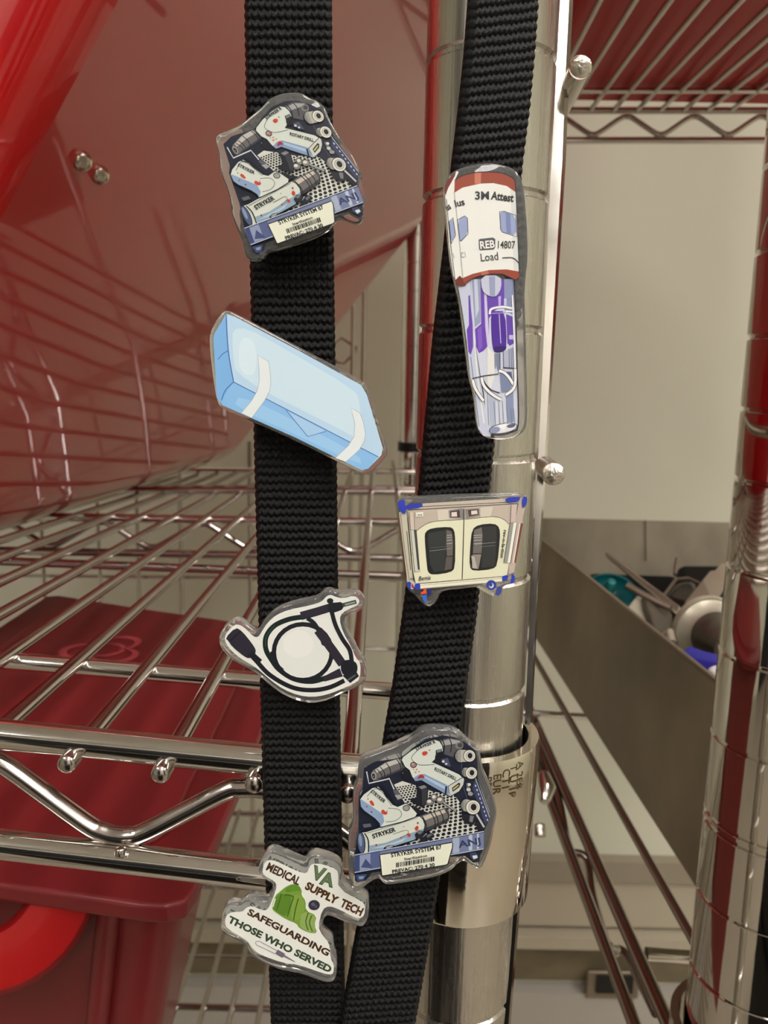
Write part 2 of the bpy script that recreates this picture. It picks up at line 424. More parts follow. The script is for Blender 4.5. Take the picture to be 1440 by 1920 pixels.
# biohazard mark printed on the lid
bb = MB(); ctr = PZ(198, 1218, lz + .0019); ex = (PZ(268, 1228, lz + .0019) - ctr); sc = ex.length; ex.normalize(); ey = Vector((0, 0, 1)).cross(ex)
def ring(cx, cy, r0, r1, a0, a1, n=26, taper=False):
    V = []; F = []
    for i in range(n + 1):
        t = i / n; a = math.radians(a0 + (a1 - a0) * t); ro = r1; ri = r0
        if taper: k = 1 - abs(2 * t - 1) ** 2; mid = (r0 + r1) / 2; ro = mid + (r1 - mid) * (.15 + k); ri = mid - (mid - r0) * (.15 + k)
        for rr in (ri, ro): V.append(ctr + ex * ((cx + rr * math.cos(a)) * sc) + ey * ((cy + rr * math.sin(a)) * sc))
    for i in range(n): F.append((2 * i, 2 * i + 1, 2 * i + 3, 2 * i + 2))
    bb.add(V, F)
for k in range(3):
    a = 90 + 120 * k; cx, cy = .48 * math.cos(math.radians(a)), .48 * math.sin(math.radians(a))
    ring(cx, cy, .38, .54, a - 145, a + 145, 30, True)
ring(0, 0, .36, .45, 0, 360, 36)
bb.build('biohazard_mark', mat('faded_pink_print', (176, 70, 74), .6), lid_t, sm=False)
# body below the lid
lo = .24
bt = [PZ(x, y, lz - .0056) for x, y in ((-420, 1545), (345, 1676), (475, 1260), (90, 1150))]
def drop(p, dx, dy): return Vector((p.x + dx, p.y + dy, p.z - lo))
ctrb = sum(bt, Vector()) / 4
b = MB(); b.box8([drop(bt[0], .0, .03), drop(bt[1], -.045, .03), drop(bt[2], -.085, -.02), drop(bt[3], .03, -.02)] + bt)
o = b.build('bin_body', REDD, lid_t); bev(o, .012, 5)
# vertical ribs on the front wall
for t_ in (.50, .84):
    tp = bt[0].lerp(bt[1], t_); bt0 = drop(bt[0], 0, .03).lerp(drop(bt[1], -.045, .03), t_)
    rod('front_rib', [tp + Vector((0, -.001, -.002)), bt0 + Vector((0, -.001, 0))], .0035, REDD, lid_t, 10)
# looped handle
hp = []
HD = .2265
for a in range(14, 176, 9):
    ar = math.radians(a); hp.append((-55 + 176 * math.cos(ar), 1640 + 172 * math.sin(ar)))
V = []; F = []
for i, (x, y) in enumerate(hp):
    cx, cy = -55, 1640; ux, uy = (x - cx), (y - cy); L = math.hypot(ux, uy); ux /= L; uy /= L
    for (o_, dd) in ((-62, .004), (-50, -.001), (0, -.0025), (52, -.001), (62, .004), (56, .012), (-56, .012)): V.append(P(x + ux * o_, y + uy * o_, HD + dd + .00004 * 0))
for i in range(len(hp) - 1):
    for k in range(7): F.append((i * 7 + k, i * 7 + (k + 1) % 7, (i + 1) * 7 + (k + 1) % 7, (i + 1) * 7 + k))
F.append(tuple(range(7))); F.append(tuple(range(len(V) - 7, len(V))))
build('handle', V, F, mat('bright_red_handle', (172, 22, 24), .38, coat=.3, noise=.08, nscale=(14, 14, 14)), lid_t)

# ================================================================== RIGHT RACK
rpst = P(1519, 919, .262)
rack2 = thing('wire_shelf_rack', 'chrome wire shelf rack on the right, its thick bright post at the frame edge', 'shelf', (rpst.x, rpst.y, 0))
RR = .0225
gs = [PY(1450, y, rpst.y - RR).z for y in (90, 270, 450, 625, 775, 919, 1098, 1272, 1443, 1600, 1617, 1760, 1912, 2070)]
post('post', rpst, RR, 0.0, 2.0, gs, BRIGHTP, None, parent=rack2, n=96, gd=.0009)
collar(rpst, [(PY(1400, 2080, rpst.y).z, .027), (PY(1400, 1925, rpst.y).z, .0275)], .003, CHROME, rack2)
# upper shelf, seen from below
VP2 = (812, 612)
def uq(x, y, d0, d1): return P(VP2[0] + (x - VP2[0]) * d0 / d1, VP2[1] + (y - VP2[1]) * d0 / d1, d1)
for i in range(-1, 8):
    x = 1087 + 48 * i
    rod('upper_shelf_wire', [uq(x, 168, .597, .655), uq(x, 168, .597, .40), uq(x, 168, .597, .31)], .0019, CHROMEW, rack2, 10)
def hr(name, y, d, r, x0=930, x1=1900, m=CHROME): return rod(name, [P(x0, y, d), P(x1, y, d)], r, m, rack2, 12)
hr('cross_rail', 170, .600, .0019); hr('rear_top_rail', 207, .655, .0029, m=CHROMEW); hr('rear_bottom_rail', 263, .655, .0029)
zz = []
for i in range(-2, 8):
    xc = 1112 + 126.5 * i
    for dx, yy in ((-63, 219), (-50, 223), (-14, 247), (0, 252), (14, 247), (50, 223)): zz.append(P(xc + dx, yy, .652))
rod('zigzag_wire', spline(zz, 4), .0021, CHROMEW, rack2, 12)
# red bins on the upper shelf
t = thing('red_bin', 'red plastic bin standing on the upper shelf of the right rack, seen through its wires', 'bin', uq(1250, 160, .597, .5))
zb2 = uq(1250, 168, .597, .597).z + .0045
b = MB()
x0, x1 = P(1000, 160, .6).x, P(1900, 160, .6).x
b.box((x0, uq(1250, 168, .597, .25).y, zb2), (x1, uq(1250, 168, .597, .645).y, zb2 + .62)); bev(b.build('bin_body', mat('matte_red_plastic', (188, 34, 36), .5, noise=.05, nscale=(8, 8, 8)), t), .008, 4)  # unseen upper part made taller so the bin shades the back wall

# lower shelf side truss, running back from the right post
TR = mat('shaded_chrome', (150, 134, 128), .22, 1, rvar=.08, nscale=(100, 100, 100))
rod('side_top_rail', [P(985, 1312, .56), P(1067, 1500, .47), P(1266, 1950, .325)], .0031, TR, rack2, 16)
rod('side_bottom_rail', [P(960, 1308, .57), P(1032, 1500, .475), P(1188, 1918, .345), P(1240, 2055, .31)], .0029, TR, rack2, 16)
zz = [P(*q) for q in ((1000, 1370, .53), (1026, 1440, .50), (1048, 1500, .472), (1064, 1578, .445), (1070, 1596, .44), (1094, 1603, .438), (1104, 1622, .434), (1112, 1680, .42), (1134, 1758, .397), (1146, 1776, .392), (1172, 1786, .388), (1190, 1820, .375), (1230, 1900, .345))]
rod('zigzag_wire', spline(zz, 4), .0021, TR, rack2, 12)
b = MB(); b.tube([P(1152, 1780, .389), P(1154, 1783, .386)], .0026, 12, dome=True); b.build('weld_bead', ROUGHEND, rack2)
b = MB(); b.tube([P(1018, 1452, .46), P(1024, 1478, .455), P(1022, 1502, .45)], [.0035, .0055, .003], 14, dome=True); b.build('weld_bead', CHROME, rack2)
b = MB(); b.tube([P(1012, 1548, .40), P(1013, 1566, .398)], .0028, 14, dome=True); b.build('weld_bead', ROUGHEND, rack2)
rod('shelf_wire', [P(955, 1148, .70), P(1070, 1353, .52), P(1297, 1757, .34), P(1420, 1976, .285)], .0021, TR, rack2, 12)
rod('cross_rail', [P(930, 1333, .535), P(1085, 1343, .535), P(1260, 1352, .535)], .0021, CHROME, rack2, 12)
rod('cross_rail', [P(1212, 1788, .372), P(1420, 1803, .372)], .0030, CHROME, rack2, 14)

# ------------------------------------------------------------------ steel pan with instruments
pan = thing('steel_pan', 'deep dull stainless steel pan full of utensils on the right rack', 'pan', P(1180, 1500, .45))
RL = P(962, 970, .68); RRc = P(1620, 985, .68); FL = P(1405, 1327, .31); FRc = P(2250, 1340, .31)
RLb = P(950, 1112, .68); FLb = P(1378, 1776, .31); RRb2 = P(1600, 1125, .68); FRb2 = P(2150, 1790, .31)
def lerp(a, b_, t): return a + (b_ - a) * t
V = [RL, RRc, FRc, FL, RLb, RRb2, FRb2, FLb]
cin = sum(V, Vector()) / 8
inner = []
for q in V:
    d_ = q - cin; inner.append(cin + Vector((d_.x * .978, d_.y * .985, d_.z)))
for i in range(4, 8): inner[i] = inner[i] + Vector((0, 0, .002))
Vv = V + inner
F = [(0, 1, 5, 4), (1, 2, 6, 5), (2, 3, 7, 6), (3, 0, 4, 7), (4, 5, 6, 7),
     (8, 12, 13, 9), (9, 13, 14, 10), (10, 14, 15, 11), (11, 15, 12, 8), (12, 15, 14, 13),
     (0, 8, 9, 1), (1, 9, 10, 2), (2, 10, 11, 3), (3, 11, 8, 0)]
build('pan_body', Vv, F, STEELP, pan, sm=False)
rod('rim_edge', [P(962, 971, .68), P(1405, 1328, .31)], .0009, STEEL, pan, 8)
sm_ = P(1210, 975, .675); b = MB(); b.tube([sm_, P(1211, 1052, .675)], .0005, 6); b.build('seam', mat('seam_dark', (80, 72, 60), .6), pan)
def disc(name, label, cat, pts, d, th, m, dome=0, parent=None, back=Vector((0, .01, 0))):
    """solid sheet cut to an outline, standing tilted in the pan: d may vary from first to last"""
    pass
def plate(name, label, cat, pts, m, th=.004, thv=None, bevel=.0008):
    """pts = (x,y,depth) outline of a sheet with real thickness"""
    W = [P(*q) for q in pts]; c = sum(W, Vector()) / len(W)
    n = (W[1] - W[0]).cross(W[2] - W[0]); n.normalize()
    if n.dot(CAM - c) > 0: n = -n
    o = slab(name, W, th, m, None, dirv=thv or n, bevel=bevel)
    return tag(o, label, cat)
TEAL = mat('teal_plastic', (6, 98, 104), .35, coat=.3, noise=.15, nscale=(30, 30, 30))
BLK = mat('black_rubber', (12, 10, 9), .75, noise=.3, nscale=(20, 20, 20), spec=.15)
GREYM = mat('grey_cast_metal', (120, 106, 92), .45, .6, noise=.25, nscale=(40, 40, 40))
# teal bowl
t = thing('plastic_bowl', 'teal plastic bowl lying in the rear left corner of the steel pan', 'bowl', P(1155, 1120, .57))
def bowl(cx, cy, d, rx, ry, depth, tilt, m, parent, name='bowl_shell', wall=.0015):
    c = P(cx, cy, d); ax = (CAM - c).normalized() * math.cos(tilt) + Vector((0, 0, 1)) * math.sin(tilt); ax.normalize()
    u = ax.cross(Vector((0, 0, 1))).normalized(); v = u.cross(ax); Rr = rx / FPX * d; V = []; F = []; n = 40; k = 9
    rows = [(math.cos(a) * Rr, -math.sin(a) * depth) for a in [i / k * math.pi / 2 * .98 for i in range(k + 1)]]
    rows = rows[::-1] + [(Rr + wall, .0)] + [(math.cos(a) * (Rr + wall), -math.sin(a) * (depth + wall)) for a in [i / k * math.pi / 2 * .98 for i in range(k + 1)]]
    for rr, h in rows:
        for i in range(n):
            a = 2 * math.pi * i / n; V.append(c + u * (rr * math.cos(a)) + v * (rr * math.sin(a)) + ax * h)
    for j in range(len(rows) - 1):
        for i in range(n): F.append((j * n + i, j * n + (i + 1) % n, (j + 1) * n + (i + 1) % n, (j + 1) * n + i))
    F.append(tuple(range(n))); F.append(tuple(range((len(rows) - 1) * n, len(rows) * n)))
    return build(name, V, F, m, parent)
bowl(1142, 1118, .58, 50, 50, .012, .75, TEAL, t)
b = MB(); c = P(1143, 1104, .575); b.tube([c, c + Vector((0, -.004, .006))], [.0045, .003], 16, dome=True); b.build('knob', mat('teal_knob', (40, 130, 130), .3), t)
# black bags / tubs at the back
t = thing('black_tub', 'low black rubber tub at the back of the steel pan', 'tub', P(1230, 1100, .63))
b = MB(); q = [(1095, 1068, .655), (1275, 1074, .655), (1290, 1150, .60), (1130, 1150, .60)]
tp = [P(x, y, d) for x, y, d in q]; b.box8([p + Vector((0, 0, -.022)) for p in tp] + tp); bev(b.build('tub_body', BLK, t), .008, 5)
t = thing('black_case', 'black plastic case with pale edge strip, back right of the pan', 'case', P(1320, 1080, .60))
tp = [P(1268, 1082, .62), P(1460, 1082, .62), P(1470, 1150, .56), P(1266, 1140, .56)]; tp = [p + Vector((0, 0, .010)) for p in tp]
b = MB(); b.box8([p + Vector((0, 0, -.03)) for p in tp] + tp); bev(b.build('case_body', BLK, t), .006, 5)
rod('edge_strip', [P(1270, 1047, .59), P(1267, 1064, .585), P(1266, 1078, .58)], .0014, GREYM, t, 8)
t = thing('metal_tin', 'dark rounded metal tin beside the black case in the pan', 'tin', P(1285, 1125, .52))
tp = [P(1245, 1120, .54), P(1270, 1088, .56), P(1305, 1088, .56), P(1320, 1140, .52)]
b = MB(); b.box8([p + Vector((0, .01, -.035)) for p in tp] + tp); bev(b.build('tin_body', mat('dark_tin', (62, 54, 48), .35, .7, noise=.4, nscale=(60, 60, 60)), t), .004, 4)
rod('tin_rim', [P(1244, 1118, .538), P(1268, 1086, .556), P(1290, 1084, .556), P(1312, 1094, .55)], .0011, GREYM, t, 8)
# long bar
plate('flat_ruler', 'long thin flat metal bar leaning diagonally across the pan', 'bar', [(1133, 1038, .60), (1138, 1034, .60), (1274, 1136, .50), (1270, 1150, .50), (1262, 1146, .50)], mat('pale_bar', (158, 146, 130), .45, .4), th=.004)
# white box
t = thing('white_box', 'small cream box standing in the pan between teal bowl and cup', 'box', P(1200, 1160, .47))
tp = [P(1172, 1140, .47), P(1197, 1110, .51), P(1224, 1150, .49), P(1219, 1172, .45)]
b = MB(); b.box8([p + Vector((0, 0, -.05)) for p in tp] + tp); bev(b.build('box_body', mat('cream_card', (176, 170, 150), .6), t), .002, 3)
# bracket
t = thing('metal_bracket', 'grey cast metal bracket lying between the cream box and the cup', 'bracket', P(1240, 1160, .46))
b = MB(); tp = [P(1203, 1112, .50), P(1262, 1148, .50), P(1264, 1200, .43), P(1222, 1172, .43)]; b.box8([p + Vector((0, 0, -.03)) for p in tp] + tp); bev(b.build('bracket_plate', mat('dark_cast_metal', (84, 74, 64), .5, .5, noise=.3, nscale=(40, 40, 40)), t), .003, 3)
rod('bracket_arm', [P(1175, 1098, .50), P(1200, 1112, .495), P(1230, 1128, .49), P(1258, 1140, .485)], .0022, GREYM, t, 10)
rod('bracket_foot', [P(1242, 1196, .43), P(1256, 1186, .425), P(1260, 1205, .42)], .0022, mat('pale_foot', (150, 138, 122), .5), t, 10)
# blade
plate('spatula_blade', 'broad tan metal blade with a notched end behind the cup', 'blade', [(1282, 1130, .50), (1318, 1085, .52), (1330, 1070, .53), (1340, 1068, .53), (1352, 1054, .54), (1362, 1058, .54), (1358, 1090, .52), (1335, 1125, .49), (1320, 1140, .48)], mat('tan_metal', (140, 126, 110), .5, .4), th=.003)
# steel cup (flanged)
t = thing('steel_cup', 'round steel cup with a wide flange lying on its side in the pan', 'cup', P(1335, 1185, .40))
c = P(1330, 1184, .43); ax = (P(1395, 1230, .392) - c).normalized(); rr = 66 / FPX * .43
CUPM = mat('worn_cup_steel', (206, 200, 180), .38, .6, noise=.45, nscale=(60, 60, 60), rvar=.1)
b = MB(); b.tube([c - ax * .004, c - ax * .001, c + ax * .001], [rr, rr * 1.02, rr * .98], 40, cap=False); b.tube([c - ax * .003, c, c + ax * .004, c + ax * .006], [rr * .98, rr * .96, rr * .72, rr * .68], 40); b.build('flange', CUPM, t)
b = MB(); b.tube([c + ax * .004, c + ax * .012, c + ax * .03], [rr * .70, rr * .6, rr * .58], 36); b.build('barrel', mat('inner_shade_worn_steel', (120, 116, 104), .35, .8, noise=.6, nscale=(120, 120, 120)), t)  # barrel colour darkened to paint in the shade inside the cup
# blue and white things
plate('blue_wrap', 'blue plastic wrap tucked under the steel cup by the pan rim', 'wrap', [(1276, 1222, .402), (1300, 1232, .392), (1372, 1252, .362), (1372, 1300, .355), (1318, 1280, .375), (1276, 1246, .398)], mat('blue_plastic', (48, 50, 170), .4, coat=.2), th=.006)
t = thing('white_bottle_cap', 'small bright white cap by the pan rim at the right post', 'cap', P(1356, 1272, .37))
b = MB(); c = P(1356, 1262, .353); b.tube([c + Vector((0, 0, -.02)), c], 26 / FPX * .37, 24, dome=True); b.build('cap_body', mat('white_cap', (250, 250, 250), .4), t)
t = thing('wall_outlet', 'stainless wall outlet box with dark opening low on the back wall', 'outlet', PY(1150, 1845, YW - .02))
b = MB(); a_ = PY(1102, 1822, YW - .03); c_ = PY(1196, 1874, YW - .03); b.box((a_.x, YW - .03, c_.z), (c_.x, YW - .0255, a_.z)); bev(b.build('cover_plate', STEEL, t), .002)
b = MB(); a_ = PY(1120, 1832, YW - .034); c_ = PY(1186, 1864, YW - .034); b.box((a_.x, YW - .034, c_.z), (c_.x, YW - .0301, a_.z)); b.build('dark_opening', mat('outlet_dark', (24, 20, 18), .6), t, sm=False)

# ================================================================== LANYARD STRAPS
def interp(rows, y):
    for i in range(len(rows) - 1):
        a, b_ = rows[i], rows[i + 1]
        if a[0] <= y <= b_[0]:
            t = (y - a[0]) / (b_[0] - a[0]); return [a[j] + (b_[j] - a[j]) * t for j in range(1, len(a))]
    return rows[-1][1:] if y > rows[-1][0] else rows[0][1:]
def strap(name, label, rows, skew, cols=13, pitch=.00150, group=None):
    """rows: (py, x_left, x_right, Y_left, Y_right)"""
    ys = [rows[0][0] + (rows[-1][0] - rows[0][0]) * i / 1500 for i in range(1501)]
    NU = 120; V = []; F = []
    # arc length down the strap
    prev = None; s = 0; th = .0011
    front = []
    for y in ys:
        xl, xr, Yl, Yr = interp(rows, y)
        L = PY(xl, y, Yl); Rr = PY(xr, y, Yr)
        if prev is not None: s += ((L + Rr) / 2 - prev).length
        prev = (L + Rr) / 2
        row = []; ex = (Rr - L).normalized(); nrm = ex.cross(Vector((0, 0, 1))).normalized()
        if nrm.y > 0: nrm = -nrm
        wd = (Rr - L).length
        for j in range(NU + 1):
            u = j / NU
            cu = u * cols; fu = cu - math.floor(cu)
            zig = abs(2 * fu - 1)                       # 0 in the middle of a rib
            ph = s / pitch + .26 * zig + skew * (u - .5) + .04 * math.sin(17 * u + s * 900)
            fv = ph - math.floor(ph)
            h = math.sin(math.pi * fv) ** .8
            h *= .55 + .45 * math.cos((fu - .5) * math.pi)
            strand = .10 * math.sin(2 * math.pi * (ph * 2.0 + fu * 3))
            edge_ = min(u, 1 - u) * wd
            rnd = max(0, 1 - (edge_ / .0009)) ** 2 * .0009
            z_ = .00055 * h + .00009 * strand - rnd
            eo = 0
            if j in (0, NU): eo = .00016 * math.sin(math.pi * fv) * (1 if j else -1)
            row.append(L.lerp(Rr, u) + nrm * z_ + ex * eo)
        front.append((row, L, Rr, nrm))
    n = NU + 1
    for row, L, Rr, nn in front: V += row
    for i in range(len(ys) - 1):
        for j in range(NU): F.append((i * n + j, i * n + j + 1, (i + 1) * n + j + 1, (i + 1) * n + j))
    base = len(V)
    for row, L, Rr, nn in front: V += [row[0] - nn * th, row[-1] - nn * th]
    for i in range(len(ys) - 1):
        a = base + 2 * i; b_ = base + 2 * (i + 1)
        F.append((a, b_, b_ + 1, a + 1)); F.append((i * n, (i + 1) * n, b_, a)); F.append((i * n + NU, a + 1, b_ + 1, (i + 1) * n + NU))
    F.append(tuple(range(0, n)) + (base + 1, base))
    me_o = build(name, V, F, NYLON, None, ang=70)
    return tag(me_o, label, 'lanyard strap', group)
S1 = [(-420, 447, 621, .1505, .1505), (0, 458, 620, .1505, .1505), (300, 463, 622, .1505, .1505), (480, 468, 624, .1505, .1505), (910, 478, 630, .1505, .1505), (1100, 483, 632, .1505, .1505), (1340, 489, 636, .1502, .1502), (1600, 496, 640, .150, .150), (1870, 506, 645, .150, .150), (2300, 522, 652, .150, .150)]
strap('lanyard_strap', 'left black ribbed nylon lanyard strap, hanging in front of the red bin', S1, 0.0)
S2 = [(-420, 930, 1052, .1440, .1505), (0, 889, 1013, .1440, .1505), (100, 881, 1006, .1440, .1505), (200, 870, 997, .1440, .1502), (300, 857, 984, .1442, .150), (467, 840, 968, .1444, .1496), (630, 819, 950, .1448, .1490), (819, 799, 930, .1455, .1482), (914, 789, 920, .1460, .1478), (1150, 757, 895, .1466, .1472), (1285, 737, 875, .147, .147), (1370, 722, 866, .147, .147), (1500, 703, 849, .147, .147), (1740, 670, 810, .147, .147), (1858, 649, 790, .147, .147), (2300, 575, 710, .147, .147)]
strap('lanyard_strap', 'right black ribbed nylon lanyard strap, hanging slanted across the main post', S2, .8)

# ================================================================== ACRYLIC PINS
ART = {}
def artmat(rgb):
    key = tuple(rgb)
    if key not in ART: ART[key] = mat('print_%02x%02x%02x' % key, rgb, .35, coat=.25)
    return ART[key]
class Art:
    """flat printed picture, coloured shapes in thin ink layers; conv maps zoom coords to frame pixels"""
    def __init__(s, conv, Y, tilt=0.0):
        s.conv = conv; s.Y = Y; s.V = []; s.F = []; s.M = []; s.mats = []; s.lv = 0
    def pt(s, x, y, off): 
        p = s.conv(x, y); return PY(p[0], p[1], s.Y - off)
    def mi(s, c):
        m = artmat(c)
        if m not in s.mats: s.mats.append(m)
        return s.mats.index(m)
    def poly(s, pts, c, sm=0):
        if sm: pts = [tuple(p) for p in smooth_poly([Vector((a, b_, 0)) for a, b_ in pts], sm)]; pts = [(p[0], p[1]) for p in pts]
        s.lv += 1; off = .00003 + s.lv * 2.5e-6
        tri = tessellate_polygon([[Vector((a, b_, 0)) for a, b_ in pts]]); n = len(s.V)
        s.V += [s.pt(a, b_, off) for a, b_ in pts]
        for t in tri: s.F.append(tuple(i + n for i in t)); s.M.append(s.mi(c))
    def ell(s, cx, cy, rx, ry, c, rot=0, n=28):
        r = math.radians(rot)
        s.poly([(cx + rx * math.cos(a) * math.cos(r) - ry * math.sin(a) * math.sin(r), cy + rx * math.cos(a) * math.sin(r) + ry * math.sin(a) * math.cos(r)) for a in [2 * math.pi * k / n for k in range(n)]], c)
    def line(s, pts, w_, c, sm=0, closed=False):
        pts = [Vector((a, b_)) for a, b_ in pts]
        if closed: pts = pts + [pts[0]]
        if sm: pts = spline([(p[0], p[1], 0) for p in pts], sm); pts = [Vector((p[0], p[1])) for p in pts]
        s.lv += 1; off = .00003 + s.lv * 2.5e-6; n = len(s.V); N = len(pts); ws = w_ if isinstance(w_, (list, tuple)) else None
        for i in range(N):
            d = (pts[min(N - 1, i + 1)] - pts[max(0, i - 1)])
            if closed and i in (0, N - 1): d = pts[1] - pts[N - 2]
            d = d.normalized() if d.length > 0 else Vector((1, 0)); q = Vector((-d.y, d.x))
            ww = (ws[0] + (ws[1] - ws[0]) * i / (N - 1)) if ws else w_
            for sg in (-.5, .5): p = pts[i] + q * ww * sg; s.V.append(s.pt(p.x, p.y, off))
        for i in range(N - 1): s.F.append((n + 2 * i, n + 2 * i + 1, n + 2 * i + 3, n + 2 * i + 2)); s.M.append(s.mi(c))
    def text(s, txt, x, y, size, ang, c, bold=.0, sx=1.0, shear=0.0, fit=None):
        """baseline start (x,y), ang degrees clockwise on the picture"""
        V, F = text_geo(txt, 1.0, bold); s.lv += 1; off = .00003 + s.lv * 2.5e-6; n = len(s.V); a = math.radians(ang)
        if fit: 
            wmax = max(v.x for v in V); sx = fit / (wmax * size)
        for v in V:
            u = (v.x + shear * v.y) * size * sx; t = -v.y * size
            s.V.append(s.pt(x + u * math.cos(a) - t * math.sin(a), y + u * math.sin(a) + t * math.cos(a), off))
        for f_ in F: s.F.append(tuple(i + n for i in f_)); s.M.append(s.mi(c))
    def build(s, name, parent):
        me = bpy.data.meshes.new(name); c = sum(s.V, Vector()) / len(s.V)
        me.from_pydata([tuple(v - c) for v in s.V], [], s.F); me.update()
        for m in s.mats: me.materials.append(m)
        for p, mi in zip(me.polygons, s.M): p.material_index = mi
        o = bpy.data.objects.new(name, me); COL.objects.link(o); o.parent = parent; o.location = c - parent.location
        return o
def acrylic_body(outline, conv, Y, th, parent, it=2, inset=.00035):
    pts = smooth_poly([Vector((*conv(x, y), 0)) for x, y in outline], it)
    fr = [PY(p.x, p.y, Y) for p in pts]; n = len(fr)
    # inset ring by vertex normals in the plane
    area = sum(fr[i].x * fr[(i + 1) % n].z - fr[(i + 1) % n].x * fr[i].z for i in range(n)); sg = 1 if area > 0 else -1
    ins = []
    for i in range(n):
        d = fr[(i + 1) % n] - fr[i - 1]; q = Vector((-d.z, 0, d.x)).normalized() * sg; ins.append(fr[i] + q * inset)
    rings = [[p for p in ins], [a.lerp(b_, .7) + Vector((0, inset * .3, 0)) for a, b_ in zip(ins, fr)], [p + Vector((0, inset, 0)) for p in fr],
             [p + Vector((0, th - inset, 0)) for p in fr], [p + Vector((0, th, 0)) for p in ins]]
    V = [p for r_ in rings for p in r_]; F = []
    for j in range(4):
        for i in range(n): F.append((j * n + i, j * n + (i + 1) % n, (j + 1) * n + (i + 1) % n, (j + 1) * n + i))
    tri = tessellate_polygon([[Vector((p.x, p.z, 0)) for p in ins]])
    F += [tuple(t) for t in tri] + [tuple(4 * n + i for i in t) for t in tri]
    return build('acrylic_body', V, F, ACR, parent, ang=60)
def backing(outline, conv, Y, th, parent):
    """dark metal clutch plate behind the pin that holds it to the webbing"""
    ps = [Vector(conv(x, y)) for x, y in outline]; cx = sum(p.x for p in ps) / len(ps); cy = sum(p.y for p in ps) / len(ps)
    c = PY(cx, cy, Y + th)
    b = MB(); b.tube([c, c + Vector((0, .0006, 0))], .004, 24); return b.build('pin_clutch', BLK, parent)

